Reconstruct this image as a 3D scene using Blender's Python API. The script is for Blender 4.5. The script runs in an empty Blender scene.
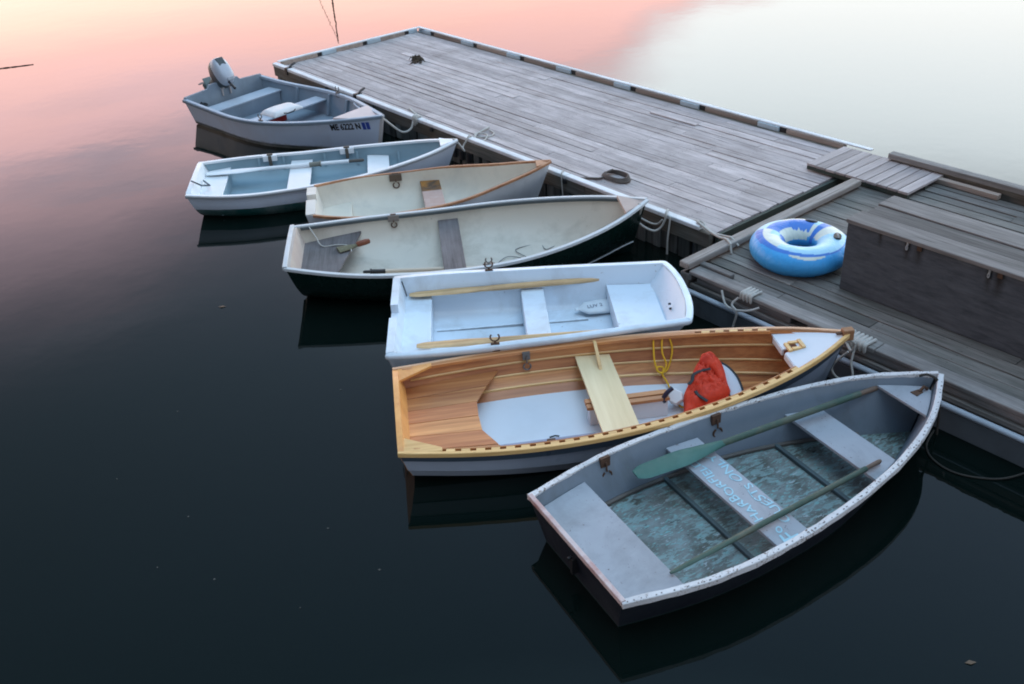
import bpy, bmesh, math, random
import numpy as np
from mathutils import Vector, Matrix
random.seed(7)
PI = math.pi
scene = bpy.context.scene
COL = scene.collection

# ------------------------------------------------------------------ materials
def new_mat(name):
    m = bpy.data.materials.new(name); m.use_nodes = True
    nt = m.node_tree
    b = nt.nodes['Principled BSDF']
    return m, nt, b

def N(nt, typ, **kw):
    n = nt.nodes.new(typ)
    for k, v in kw.items(): setattr(n, k, v)
    return n

def ramp(nt, fac, stops, interp='LINEAR'):
    r = N(nt, 'ShaderNodeValToRGB'); r.color_ramp.interpolation = interp
    el = r.color_ramp.elements
    while len(el) < len(stops): el.new(0.5)
    for e, (p, c) in zip(el, stops):
        e.position = p
        e.color = (c, c, c, 1) if isinstance(c, (int, float)) else (*c, 1)
    nt.links.new(fac, r.inputs[0]); return r.outputs[0]

def noise(nt, vec, scale, detail=5, rough=.55, dist=0.):
    n = N(nt, 'ShaderNodeTexNoise'); n.inputs['Scale'].default_value = scale
    n.inputs['Detail'].default_value = detail; n.inputs['Roughness'].default_value = rough
    n.inputs['Distortion'].default_value = dist
    nt.links.new(vec, n.inputs['Vector']); return n.outputs['Fac']

def mixc(nt, fac, a, b, mode='MIX'):
    m = N(nt, 'ShaderNodeMix', data_type='RGBA', blend_type=mode)
    for i, v in ((0, fac), (6, a), (7, b)):
        if isinstance(v, (int, float)): m.inputs[i].default_value = v
        elif isinstance(v, tuple): m.inputs[i].default_value = (*v, 1)
        else: nt.links.new(v, m.inputs[i])
    return m.outputs[2]

def math_(nt, op, a, b=None, c=None, clamp=False):
    m = N(nt, 'ShaderNodeMath', operation=op, use_clamp=clamp)
    for i, v in enumerate((a, b, c)):
        if v is None: continue
        if isinstance(v, (int, float)): m.inputs[i].default_value = v
        else: nt.links.new(v, m.inputs[i])
    return m.outputs[0]

def objvec(nt, scale=(1, 1, 1)):
    tc = N(nt, 'ShaderNodeTexCoord'); mp = N(nt, 'ShaderNodeMapping')
    mp.inputs['Scale'].default_value = scale
    nt.links.new(tc.outputs['Object'], mp.inputs['Vector']); return mp.outputs['Vector']

def set_bump(nt, b, h, strength, dist=.004):
    bp = N(nt, 'ShaderNodeBump'); bp.inputs['Strength'].default_value = strength
    bp.inputs['Distance'].default_value = dist
    nt.links.new(h, bp.inputs['Height']); nt.links.new(bp.outputs[0], b.inputs['Normal'])

def paint(name, c, rough=.5, var=.12, stain=None, stain_amt=.5, scale=5., chips=None, chip_amt=0., line=None, metal=0., bump=.15, spec=.4, slime=False):
    """painted / plastic surface: slight tone drift, stains, chips, optional second paint colour below a height line"""
    m, nt, b = new_mat(name)
    v = objvec(nt)
    n1 = noise(nt, v, scale, 6)
    base = mixc(nt, n1, tuple(x*(1-var) for x in c), tuple(min(1, x*(1+var)) for x in c))
    if line:
        z0, c2 = line[0], line[1]
        sep = N(nt, 'ShaderNodeSeparateXYZ'); nt.links.new(v, sep.inputs[0])
        wob = math_(nt, 'MULTIPLY_ADD', noise(nt, v, 9., 3), .012, sep.outputs[2])
        f = math_(nt, 'GREATER_THAN', wob, z0 + .006)
        base = mixc(nt, f, mixc(nt, n1, tuple(x*.8 for x in c2), tuple(x*1.2 for x in c2)), base)
    if slime:                   # scum line where the hull meets the water
        sp2 = N(nt, 'ShaderNodeSeparateXYZ'); nt.links.new(v, sp2.inputs[0])
        zz = math_(nt, 'MULTIPLY_ADD', math_(nt, 'SUBTRACT', noise(nt, objvec(nt, (1, 1, .3)), 7., 6, .7), .5), -.10, sp2.outputs[2])
        base = mixc(nt, ramp(nt, math_(nt, 'MULTIPLY', zz, 6.), [(.10, .8), (.42, 0.)]), base, (.12, .125, .09))
    if stain:
        n2 = noise(nt, objvec(nt, (1, 1, .6)), scale*.55, 9, .65, .4)
        f = ramp(nt, n2, [(.47, 0.), (.75, stain_amt)])
        base = mixc(nt, f, base, stain)
    if chips:
        n3 = noise(nt, v, scale*7, 4, .6, .3)
        f = ramp(nt, n3, [(.68-chip_amt, 0.), (.71-chip_amt, 1.)])
        n4 = ramp(nt, noise(nt, v, scale*.9, 3), [(.42, 0.), (.58, 1.)])
        f = math_(nt, 'MULTIPLY', f, n4)
        base = mixc(nt, f, base, chips)
    nt.links.new(base, b.inputs['Base Color'])
    rr = ramp(nt, noise(nt, v, scale*2.3, 4), [(.3, max(rough-.1, .05)), (.75, min(rough+.15, 1.))])
    nt.links.new(rr, b.inputs['Roughness'])
    b.inputs['Metallic'].default_value = metal
    b.inputs['Specular IOR Level'].default_value = spec
    if bump: set_bump(nt, b, noise(nt, v, scale*8, 5), bump, .003)
    return m

def wood(name, dark, light, axis=0, rough=.6, grain=60., bump=.4, rnd=.0, stain=None, stain_amt=.5, crack=0., spec=.35, nails=None):
    """grain stretched along one local axis; rnd uses a per-board attribute"""
    m, nt, b = new_mat(name)
    s = [1., 1., 1.]; s = [grain]*3; s[axis] = grain*.045
    tc = N(nt, 'ShaderNodeTexCoord'); vec = tc.outputs['Object']
    att = N(nt, 'ShaderNodeAttribute', attribute_name='rnd')
    if rnd:
        ad = N(nt, 'ShaderNodeVectorMath', operation='ADD'); sc = N(nt, 'ShaderNodeVectorMath', operation='SCALE')
        sc.inputs[3].default_value = 37.; nt.links.new(att.outputs['Vector'], sc.inputs[0])
        nt.links.new(vec, ad.inputs[0]); nt.links.new(sc.outputs[0], ad.inputs[1]); vec = ad.outputs[0]
    mp = N(nt, 'ShaderNodeMapping'); mp.inputs['Scale'].default_value = s
    nt.links.new(vec, mp.inputs['Vector']); gv = mp.outputs['Vector']
    g = noise(nt, gv, 1., 7, .62, .25)
    mp2 = N(nt, 'ShaderNodeMapping'); s2 = [x*.22 for x in s]; s2[axis] = s[axis]*.5; mp2.inputs['Scale'].default_value = s2
    nt.links.new(vec, mp2.inputs['Vector']); g2 = noise(nt, mp2.outputs['Vector'], 1., 4)
    f = math_(nt, 'MULTIPLY_ADD', g2, .5, math_(nt, 'MULTIPLY', g, .55))
    colr = ramp(nt, f, [(.34, dark), (.68, light)])
    if rnd:
        k = math_(nt, 'MULTIPLY_ADD', att.outputs['Fac'], 2*rnd, 1-rnd)
        cb = N(nt, 'ShaderNodeCombineColor')
        for i in range(3): nt.links.new(k, cb.inputs[i])
        colr = mixc(nt, 1., colr, cb.outputs[0], 'MULTIPLY')
    if stain:
        n2 = noise(nt, objvec(nt), 2.2, 8, .65)
        colr = mixc(nt, ramp(nt, n2, [(.45, 0.), (.72, stain_amt)]), colr, stain)
    if nails:
        sx_ = N(nt, 'ShaderNodeSeparateXYZ'); nt.links.new(objvec(nt), sx_.inputs[0])
        fy = math_(nt, 'ABSOLUTE', math_(nt, 'SUBTRACT', math_(nt, 'FRACT', math_(nt, 'MULTIPLY', sx_.outputs[1], 1/.62)), .5))
        fx = math_(nt, 'ABSOLUTE', math_(nt, 'SUBTRACT', math_(nt, 'FRACT', math_(nt, 'DIVIDE', math_(nt, 'SUBTRACT', sx_.outputs[0], nails[0]), nails[1])), .5))
        fx = math_(nt, 'ABSOLUTE', math_(nt, 'SUBTRACT', fx, .27))
        nm = math_(nt, 'MULTIPLY', math_(nt, 'LESS_THAN', fy, .010), math_(nt, 'LESS_THAN', fx, .035))
        colr = mixc(nt, math_(nt, 'MULTIPLY', nm, .7), colr, (.05, .04, .035))
    if crack:
        mp3 = N(nt, 'ShaderNodeMapping'); s3 = [x*1.6 for x in s]; s3[axis] = s[axis]*.6; mp3.inputs['Scale'].default_value = s3
        nt.links.new(vec, mp3.inputs['Vector'])
        c3 = ramp(nt, noise(nt, mp3.outputs['Vector'], 1., 2), [(.30, crack), (.37, 0.)])
        colr = mixc(nt, c3, colr, tuple(x*.35 for x in dark))
    nt.links.new(colr, b.inputs['Base Color'])
    b.inputs['Roughness'].default_value = rough
    b.inputs['Specular IOR Level'].default_value = spec
    set_bump(nt, b, g, bump, .004)
    return m

# ------------------------------------------------------------------ mesh builder
class MB:
    def __init__(s): s.v = []; s.f = []; s.m = []; s.r = []
    def add(s, verts, faces, mi=0, M=None, rnd=None):
        o = len(s.v); r = random.random() if rnd is None else rnd
        for p in verts:
            p = Vector(p); s.v.append(M @ p if M is not None else p)
        for f in faces: s.f.append([o+i for i in f]); s.m.append(mi); s.r.append(r)
    def box(s, x0, x1, y0, y1, z0, z1, mi=0, M=None, rnd=None):
        v = [(x, y, z) for z in (z0, z1) for y in (y0, y1) for x in (x0, x1)]
        s.add(v, [(0, 2, 3, 1), (4, 5, 7, 6), (0, 1, 5, 4), (2, 6, 7, 3), (0, 4, 6, 2), (1, 3, 7, 5)], mi, M, rnd)
    def prism(s, poly, z0, z1, mi=0, M=None, rnd=None):
        n = len(poly)
        v = [(p[0], p[1], z0) for p in poly]+[(p[0], p[1], z1) for p in poly]
        f = [tuple(range(n-1, -1, -1)), tuple(range(n, 2*n))]+[(i, (i+1) % n, n+(i+1) % n, n+i) for i in range(n)]
        s.add(v, f, mi, M, rnd)
    def grid(s, rows, mi=0, M=None, rnd=None, wrap=False):
        n = len(rows[0]); v = [p for r in rows for p in r]; f = []
        for i in range(len(rows)-1):
            for j in range(n if wrap else n-1):
                k = (j+1) % n
                f.append((i*n+j, i*n+k, (i+1)*n+k, (i+1)*n+j))
        s.add(v, f, mi, M, rnd)
    def loft(s, rings, mi=0, M=None, caps=True, rnd=None):
        n = len(rings[0]); v = [p for r in rings for p in r]; f = []
        for i in range(len(rings)-1):
            for j in range(n):
                k = (j+1) % n
                f.append((i*n+j, i*n+k, (i+1)*n+k, (i+1)*n+j))
        if caps:
            f.append(tuple(range(n-1, -1, -1))); o = (len(rings)-1)*n; f.append(tuple(range(o, o+n)))
        s.add(v, f, mi, M, rnd)
    def tube(s, pts, r, n=8, mi=0, M=None, caps=True, flat=1.):
        pts = [Vector(p) for p in pts]; rings = []
        up = Vector((0, 0, 1)); last = None
        for i, p in enumerate(pts):
            t = (pts[min(i+1, len(pts)-1)]-pts[max(i-1, 0)])
            if t.length < 1e-9: t = Vector((1, 0, 0))
            t.normalize()
            a = last if last is not None else (up if abs(t.z) < .9 else Vector((1, 0, 0)))
            u = a - t*a.dot(t)
            if u.length < 1e-6: u = t.orthogonal()
            u.normalize(); last = u; w = t.cross(u)
            rr = r[i] if isinstance(r, (list, tuple)) else r
            rings.append([p+u*rr*flat*math.cos(2*PI*k/n)+w*rr*math.sin(2*PI*k/n) for k in range(n)])
        s.loft(rings, mi, M, caps)
    def build(s, name, mats, parent=None, smooth=True, angle=32, bevel=0., seg=2, loc=None):
        me = bpy.data.meshes.new(name)
        me.from_pydata([tuple(p) for p in s.v], [], s.f)
        if not isinstance(mats, (list, tuple)): mats = [mats]
        for m in mats: me.materials.append(m)
        me.polygons.foreach_set('material_index', s.m)
        at = me.attributes.new('rnd', 'FLOAT', 'FACE'); at.data.foreach_set('value', s.r)
        bm = bmesh.new(); bm.from_mesh(me)
        bmesh.ops.remove_doubles(bm, verts=bm.verts, dist=1e-5)
        bmesh.ops.recalc_face_normals(bm, faces=bm.faces)
        if smooth:
            a = math.radians(angle)
            for f in bm.faces: f.smooth = True
            for e in bm.edges:
                e.smooth = len(e.link_faces) == 2 and e.calc_face_angle(0) < a
        bm.to_mesh(me); bm.free(); me.update()
        o = bpy.data.objects.new(name, me); COL.objects.link(o)
        if parent is not None: o.parent = parent
        if loc is not None: o.location = loc
        if bevel:
            bv = o.modifiers.new('soft_edges', 'BEVEL'); bv.width = bevel; bv.segments = seg
            bv.limit_method = 'ANGLE'; bv.angle_limit = math.radians(40)
        return o

def spline(pts, n=8):
    pts = [Vector(p) for p in pts]; out = []
    for i in range(len(pts)-1):
        a, b = pts[max(i-1, 0)], pts[i]; c, d = pts[i+1], pts[min(i+2, len(pts)-1)]
        for k in range(n):
            t = k/n
            out.append(.5*((2*b)+(c-a)*t+(2*a-5*b+4*c-d)*t*t+(3*b-a-3*c+d)*t**3))
    out.append(pts[-1]); return out

def tag(o, label=None, cat=None, group=None, kind=None):
    if label: o['label'] = label
    if cat: o['category'] = cat
    if group: o['group'] = group
    if kind: o['kind'] = kind
    return o

def thing(name, label, cat, loc=(0, 0, 0), rz=0., group=None):
    o = bpy.data.objects.new(name, None); COL.objects.link(o)
    o.location = loc; o.rotation_euler = (0, 0, rz); o.empty_display_size = .1
    return tag(o, label, cat, group)

# ------------------------------------------------------------------ camera
F, PITCH, ROLL, CAMH = 974.4, math.radians(31.44), math.radians(-3.695), 4.4
fwd = Vector((0, math.cos(PITCH), -math.sin(PITCH))); up0 = Vector((0, math.sin(PITCH), math.cos(PITCH)))
cx = Vector((1, 0, 0))*math.cos(ROLL)+up0*math.sin(ROLL); cu = up0*math.cos(ROLL)-Vector((1, 0, 0))*math.sin(ROLL)
cam = bpy.data.objects.new('camera', bpy.data.cameras.new('camera')); COL.objects.link(cam)
cam.matrix_world = Matrix(((cx.x, cu.x, -fwd.x, 0), (cx.y, cu.y, -fwd.y, 0), (cx.z, cu.z, -fwd.z, CAMH), (0, 0, 0, 1)))
cam.data.sensor_width = 36.; cam.data.lens = F/1024*36.; cam.data.clip_end = 5000.; cam.data.clip_start = .05
scene.camera = cam
scene.view_settings.view_transform = 'Standard'; scene.view_settings.look = 'None'
scene.view_settings.exposure = 0.; scene.view_settings.gamma = 1.
scene.cycles.filter_width = 1.9
scene.render.resolution_x = 1024; scene.render.resolution_y = 684

# ------------------------------------------------------------------ sky after sunset
world = bpy.data.worlds.new('World'); scene.world = world; world.use_nodes = True
nt = world.node_tree; bg = nt.nodes['Background']
FILL_EL, FILL_AZ = math.radians(68), math.radians(150)
tc = N(nt, 'ShaderNodeTexCoord'); nrm = N(nt, 'ShaderNodeVectorMath', operation='NORMALIZE')
nt.links.new(tc.outputs['Generated'], nrm.inputs[0])
sp = N(nt, 'ShaderNodeSeparateXYZ'); nt.links.new(nrm.outputs[0], sp.inputs[0])
el = math_(nt, 'MULTIPLY', math_(nt, 'ARCSINE', sp.outputs[2]), 180/PI)
az = math_(nt, 'MULTIPLY', math_(nt, 'ARCTAN2', sp.outputs[0], sp.outputs[1]), 180/PI)
front = math_(nt, 'MULTIPLY_ADD', sp.outputs[1], 2.2, .5, clamp=True)
mp = N(nt, 'ShaderNodeMapping'); mp.inputs['Scale'].default_value = (1., 1., 3.2); mp.inputs['Rotation'].default_value = (0, math.radians(12), 0)
nt.links.new(nrm.outputs[0], mp.inputs['Vector'])
cl = math_(nt, 'SUBTRACT', noise(nt, mp.outputs[0], 3.2, 5, .5, .3), .5)
def sstep(x, a, b):
    m = N(nt, 'ShaderNodeMapRange', interpolation_type='SMOOTHSTEP'); nt.links.new(x, m.inputs[0])
    m.inputs[1].default_value = a; m.inputs[2].default_value = b; return m.outputs[0]
sky = N(nt, 'ShaderNodeTexSky', sky_type='NISHITA'); sky.sun_disc = False
sky.sun_elevation = FILL_EL; sky.sun_rotation = FILL_AZ
e01 = math_(nt, 'MULTIPLY', el, 1/90.)
base = ramp(nt, e01, [(0., (1.9, 1.8, 1.8)), (.13, (1.5, 1.5, 1.6)), (.25, (.90, 1.0, 1.24)), (.34, (.62, .82, 1.08)), (.44, (.50, .71, 1.0)), (.545, (.33, .51, .75)), (.62, (.55, .90, 1.22)), (.72, (1.55, 2.5, 3.5)), (1., (1.85, 2.95, 4.0))])  # zenith stops brightened as added overhead fill, above what the water mirrors
base = mixc(nt, .05, base, sky.outputs[0])
dim = math_(nt, 'MULTIPLY_ADD', math_(nt, 'MULTIPLY_ADD', sp.outputs[1], .9, .55, clamp=True), .5, .5)      # darker away from the afterglow
dim = math_(nt, 'MULTIPLY', dim, math_(nt, 'MULTIPLY_ADD', math_(nt, 'MULTIPLY_ADD', sp.outputs[0], 1.25, .76, clamp=True), .72, .28))
cb_ = N(nt, 'ShaderNodeCombineColor')
for i in range(3): nt.links.new(dim, cb_.inputs[i])
base = mixc(nt, 1., base, cb_.outputs[0], 'MULTIPLY')
elw = math_(nt, 'MULTIPLY_ADD', cl, 5., el)
azb = math_(nt, 'MULTIPLY_ADD', cl, 26., math_(nt, 'MULTIPLY_ADD', el, 3.2, az))           # az + 2.3 el : edge of the pink cloud near 56
e15 = math_(nt, 'MAXIMUM', math_(nt, 'SUBTRACT', el, 15.), 0.)      # the cloud edge gets softer higher up
edge = math_(nt, 'DIVIDE', math_(nt, 'ADD', math_(nt, 'SUBTRACT', azb, 50.), math_(nt, 'MULTIPLY', e15, 2.2)), math_(nt, 'MULTIPLY_ADD', e15, 4., 10.))
pinkside = math_(nt, 'SUBTRACT', 1., sstep(edge, 0., 1.))
pmask = math_(nt, 'MULTIPLY', math_(nt, 'MULTIPLY', pinkside, math_(nt, 'SUBTRACT', 1., sstep(elw, 14., 32.))), front)
pcol = ramp(nt, math_(nt, 'MULTIPLY_ADD', cl, .06, e01), [(.09, (3.1, 2.65, 2.15)), (.118, (3.7, 2.6, 2.1)), (.14, (3.9, 2.3, 2.05)), (.18, (3.9, 2.45, 2.5)), (.23, (2.6, 1.85, 2.1)), (.31, (1.3, 1.08, 1.35))])
bmask = math_(nt, 'MULTIPLY', math_(nt, 'MULTIPLY', math_(nt, 'SUBTRACT', 1., pinkside), math_(nt, 'SUBTRACT', 1., sstep(el, 17., 34.))), math_(nt, 'MULTIPLY', front, sstep(az, -16., 2.)))
bmask = math_(nt, 'MULTIPLY', bmask, math_(nt, 'SUBTRACT', 1., sstep(az, 55., 110.)))
bcol = ramp(nt, e01, [(.10, (3.05, 3.0, 2.9)), (.15, (3.7, 3.8, 3.75)), (.22, (4.6, 5.1, 5.3)), (.36, (2.3, 2.9, 3.3))])
mpl = N(nt, 'ShaderNodeMapping'); mpl.inputs['Scale'].default_value = (1.2, 1.2, 9.); mpl.inputs['Rotation'].default_value = (math.radians(8), math.radians(-14), 0)
nt.links.new(nrm.outputs[0], mpl.inputs['Vector'])
lav = math_(nt, 'MULTIPLY', ramp(nt, noise(nt, mpl.outputs[0], 2.6, 4, .5, .2), [(.44, 0.), (.60, .75)]), math_(nt, 'MULTIPLY', sstep(el, 13., 17.), math_(nt, 'SUBTRACT', 1., sstep(az, -14., -4.))))
pcol = mixc(nt, lav, pcol, (2.0, 1.75, 2.1))
skyc = mixc(nt, bmask, base, bcol); skyc = mixc(nt, pmask, skyc, pcol)
nt.links.new(skyc, bg.inputs['Color']); bg.inputs['Strength'].default_value = 1.
sun = bpy.data.objects.new('sun', bpy.data.lights.new('sun', 'SUN')); COL.objects.link(sun)
sun.data.energy = .35; sun.data.angle = math.radians(28); sun.data.color = (1., .95, .9)  # weak wide lamp added overhead for soft contact shadows, no such source after sunset
sun.rotation_euler = (PI/2-FILL_EL, 0, PI-FILL_AZ)

# ------------------------------------------------------------------ water
m, nt, b = new_mat('still_water')
b.inputs['Base Color'].default_value = (.0025, .006, .0052, 1); b.inputs['Roughness'].default_value = .012
b.inputs['IOR'].default_value = 1.333; b.inputs['Specular IOR Level'].default_value = .5
v = objvec(nt, (1, 1, 1))
h = math_(nt, 'MULTIPLY_ADD', noise(nt, v, 4.5, 3), .22, noise(nt, v, .8, 3))
set_bump(nt, b, h, .085, .02)
M_water = m
w = MB(); w.add([(-1500, -600, 0), (1500, -600, 0), (1500, 2500, 0), (-1500, 2500, 0)], [(0, 1, 2, 3)])
tag(w.build('water', M_water, smooth=False), kind='structure')

# ------------------------------------------------------------------ shared materials
MT = {}
MT['dock_wood'] = wood('weathered_grey_boards', (.30, .262, .256), (.60, .535, .525), 1, .8, 80, .6, .17, stain=(.19, .165, .15), stain_amt=.45, crack=.8, spec=.3, nails=(.004, 2.606/19))
MT['dock_dark'] = wood('pier_shaded_dark_boards', (.066, .061, .055), (.215, .20, .185), 1, .7, 70, .6, .32, stain=(.09, .10, .085), stain_amt=.45, crack=.8, spec=.35, nails=(-.655, 3.115/22))  # boards darkened in colour for the shade of the pier behind
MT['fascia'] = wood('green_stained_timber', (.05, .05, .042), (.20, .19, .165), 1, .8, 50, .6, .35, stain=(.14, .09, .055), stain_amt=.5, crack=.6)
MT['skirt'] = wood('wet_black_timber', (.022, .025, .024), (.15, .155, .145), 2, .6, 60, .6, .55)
MT['cap'] = paint('worn_white_rail_paint', (.72, .74, .76), .6, .08, stain=(.33, .33, .32), stain_amt=.5, scale=4, chips=(.25, .24, .22), chip_amt=.03)
MT['spacer_blue'] = paint('pale_blue_block_paint', (.42, .52, .58), .7, .1, stain=(.2, .22, .22), scale=6)
MT['brown_timber'] = wood('brown_timber', (.20, .155, .125), (.40, .33, .285), 1, .8, 50, .5, .3)
MT['curb_wood'] = wood('grey_brown_curb', (.15, .13, .115), (.34, .31, .29), 0, .8, 55, .6, .3, stain=(.1, .09, .08), stain_amt=.4, crack=.7)
MT['curb_wood_y'] = wood('grey_brown_curb_long', (.13, .12, .11), (.27, .255, .245), 1, .8, 55, .6, .3, stain=(.08, .08, .08), stain_amt=.5, crack=.7)
MT['gang_wood'] = wood('pale_gangplank_boards', (.27, .235, .225), (.52, .46, .45), 0, .8, 60, .5, .22, crack=.6)
MT['green_beam'] = paint('dark_green_beam', (.045, .06, .05), .8, .3, stain=(.09, .08, .06))
MT['float_grey'] = paint('grey_float_plastic', (.13, .145, .16), .6, .2, stain=(.05, .055, .05), stain_amt=.7)
MT['pipe'] = paint('pale_blue_grey_pipe', (.42, .48, .55), .45, .12, stain=(.2, .22, .24), stain_amt=.5)
MT['black'] = paint('black_rubber', (.012, .012, .014), .5, .2)
MT['rope'] = paint('grey_white_rope', (.46, .45, .42), .9, .2, scale=30, bump=.6)
MT['rope_dark'] = paint('old_brown_rope', (.10, .08, .07), .9, .3, scale=30, bump=.6)
MT['rope_black'] = paint('blackened_rope', (.035, .032, .028), .9, .3, scale=30)
MT['rope_mid'] = paint('grey_line', (.22, .22, .22), .9, .2, scale=30)
MT['rope_yellow'] = paint('yellow_rope', (.72, .40, .02), .7, .15, scale=30, bump=.5)
MT['metal'] = paint('grey_metal', (.18, .17, .16), .45, .2, metal=.7)
MT['rust'] = paint('rusty_metal', (.10, .055, .035), .8, .4, metal=.2, scale=25)
MT['oar_pale'] = wood('bare_oar_wood', (.36, .21, .085), (.72, .50, .27), 0, .6, 40, .3, 0, stain=(.22, .15, .1), stain_amt=.45)

# ------------------------------------------------------------------ hull machinery
T_CTRL = np.array([0, .2, .4, .6, .8, .92, 1.])
def natural(xs, ys):
    n = len(xs); h = np.diff(xs); A = np.eye(n); r = np.zeros(n)
    for i in range(1, n-1):
        A[i, i-1] = h[i-1]; A[i, i] = 2*(h[i-1]+h[i]); A[i, i+1] = h[i]; r[i] = 6*((ys[i+1]-ys[i])/h[i]-(ys[i]-ys[i-1])/h[i-1])
    mm = np.linalg.solve(A, r)
    def f(x):
        i = int(min(max(np.searchsorted(xs, x)-1, 0), n-2)); a = xs[i+1]-x; bb = x-xs[i]
        return float((mm[i]*a**3+mm[i+1]*bb**3)/(6*h[i])+(ys[i]/h[i]-mm[i]*h[i]/6)*a+(ys[i+1]/h[i]-mm[i+1]*h[i]/6)*bb)
    return f
def lerp(a, b, t): return a+(b-a)*t
def refine(poly, k=3):
    out = []
    for (a, b) in zip(poly[:-1], poly[1:]):
        for i in range(k): out.append((lerp(a[0], b[0], i/k), lerp(a[1], b[1], i/k)))
    out.append(poly[-1]); return out
def round_sec(n, nb=1.3):
    def f(t):
        w = min(max((t-.45)/.55, 0), 1); e = lerp(n, nb, w*w); o = []
        for k in range(13):
            a = PI/2*k/12
            o.append((math.cos(a)**(2/e) if k < 12 else 0., 1-math.sin(a)**(2/e)))
        return o
    return f
def chine_sec(c0, c1, h0, h1, k=4, mid=None):
    def f(t):
        w = max((t-.5)/.5, 0)**1.5; c = lerp(c0, c1, w); hh = lerp(h0, h1, w)
        return refine([(1., 1.), (c, hh), (0., 0.)], k)
    return f
def poly_sec(poly, k=1, bow=.35):
    def f(t):
        w = max((t-.5)/.5, 0)**1.5
        return refine([(lerp(a, a**(1+bow*3) if a < 1 else 1., w) , z) for a, z in poly], k)
    return f
class Hull:
    def __init__(s, L, b, z, zk, sec, sec_in=None, rake=.2, trk=.1, th=.02, floor=.02, floor_bow=None, corner=None):
        s.L = L; s.bf = natural(T_CTRL, np.array(b)); s.z = z; s.zk = zk; s.sec = sec; s.sec_in = sec_in or sec
        s.rake = rake; s.trk = trk; s.th = th; s.floor = floor; s.fb = floor if floor_bow is None else floor_bow; s.corner = corner
        s.ts = [i/36 for i in range(33)]+[.905, .93, .95, .965, .98, .99, 1.]
        if corner: s.ts = sorted(set(s.ts+[.004, .01, .018, .03, .94, .955, .97, .985, .993, .998]))
    def B(s, t):
        b = max(s.bf(t), .008)
        if s.corner:
            c0, r0, c1, r1 = s.corner
            if t < c0: b -= r0*(1-math.sqrt(max(0, 1-((c0-t)/c0)**2)))
            if t > 1-c1: b -= r1*(1-math.sqrt(max(0, 1-((t-1+c1)/c1)**2)))
        return b
    def Z(s, t): a, m_, c = s.z; return a*(1-t)*(1-2*t)+4*m_*t*(1-t)+c*t*(2*t-1)
    def ZK(s, t): a, m_, c = s.zk; return a*(1-t)*(1-2*t)+4*m_*t*(1-t)+c*t*(2*t-1)
    def X(s, t, fz): return s.L*t-s.rake*(1-fz)*t**3+s.trk*(1-fz)*(1-t)**2
    def section(s, t, inner=False):
        b, zs, zk = s.B(t), s.Z(t), s.ZK(t); zk0 = zk
        if inner:
            b = max(b-s.th*min(1, 1+(1-t)*0), .001); zk = max(zk+s.th, lerp(s.floor, s.fb, max(0, (t-.6)/.4)**2))
        o = []
        for fy, fz in (s.sec_in if inner else s.sec)(t):
            z = zk+(zs-zk)*fz; g = (z-zk0)/(zs-zk0)
            o.append((s.X(t, g), b*fy, z))
        return o
    def surf(s, inner=False, t0=0., t1=1.):
        rows = []
        for t in [t0]+[q for q in s.ts if t0 < q < t1]+[t1]:
            q = s.section(t, inner)
            rows.append([(x, -y, z) for x, y, z in q]+[(x, y, z) for x, y, z in reversed(q[:-1])])
        return rows
    def half(s, x, z, inner=True):
        xs, ys = [], []
        for t in s.ts:
            q = s.section(t, inner)
            zz = [p[2] for p in q][::-1]; yy = [p[1] for p in q][::-1]; xx = [p[0] for p in q][::-1]
            ys.append(float(np.interp(z, zz, yy))); xs.append(float(np.interp(z, zz, xx)))
        return float(np.interp(x, xs, ys))
    def rim(s, side, t0=0., t1=1., off=0.):
        out = []
        for t in [t0]+[q for q in s.ts if t0 < q < t1]+[t1]: out.append((s.L*t, side*s.B(t), s.Z(t)))
        return out

def sweep(mb, pts, prof, outward, closed=False, clamp=None, mi=0, i0=None):
    """sweep a (outward, up) profile along a rim line; 'outward' is +1 when the outside is to the right of travel"""
    P = [Vector(p) for p in pts]; n = len(P); rings = []
    for i, p in enumerate(P):
        a = P[(i-1) % n] if closed else P[max(i-1, 0)]; c = P[(i+1) % n] if closed else P[min(i+1, n-1)]
        t = Vector((c.x-a.x, c.y-a.y, 0)); t.normalize(); nn = Vector((t.y, -t.x, 0))*outward
        ring = []
        for (o, u) in prof:
            q = p+nn*o+Vector((0, 0, u))
            if clamp and q.y*clamp < .0012: q.y = clamp*.0012
            ring.append(q)
        rings.append(ring)
    if closed: rings.append(rings[0])
    mb.loft(rings, mi, caps=not closed)

def rect(wi, wo, h1, h2, c=.004):
    return [(-wi, -h2), (-wi, h1-c), (-wi+c, h1), (wo-c, h1), (wo, h1-c), (wo, -h2)]

def gunwales(h, mat, parent, wi, wo, h1, h2, t1=1., name='gunwale', t0=0.):
    for side in (-1, 1):
        mb = MB(); sweep(mb, h.rim(side, t0, t1), rect(wi, wo, h1, h2), 1 if side < 0 else -1, clamp=side)
        mb.build(name, mat, parent)

def transom(h, mat, parent, th=.03, top=None, name='transom', out=.0):
    """solid stern board; top = list of (fraction of half beam, rise)"""
    a = h.section(0.); top = top or []
    tt = th/h.L
    loop = [(x, -y, z) for x, y, z in a]+[(x, y, z) for x, y, z in reversed(a[:-1])]
    b0 = h.B(0); z0 = h.Z(0)
    loop += [(a[0][0], b0*f, z0+dz) for f, dz in top]
    inn = [(x+th, y*.985, z) for x, y, z in loop]; loop = [(x-out, y, z) for x, y, z in loop]
    mb = MB(); n = len(loop)
    mb.add(loop+inn, [tuple(range(n)), tuple(range(2*n-1, n-1, -1))]+[(i, (i+1) % n, n+(i+1) % n, n+i) for i in range(n)])
    return mb.build(name, mat, parent)

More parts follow.
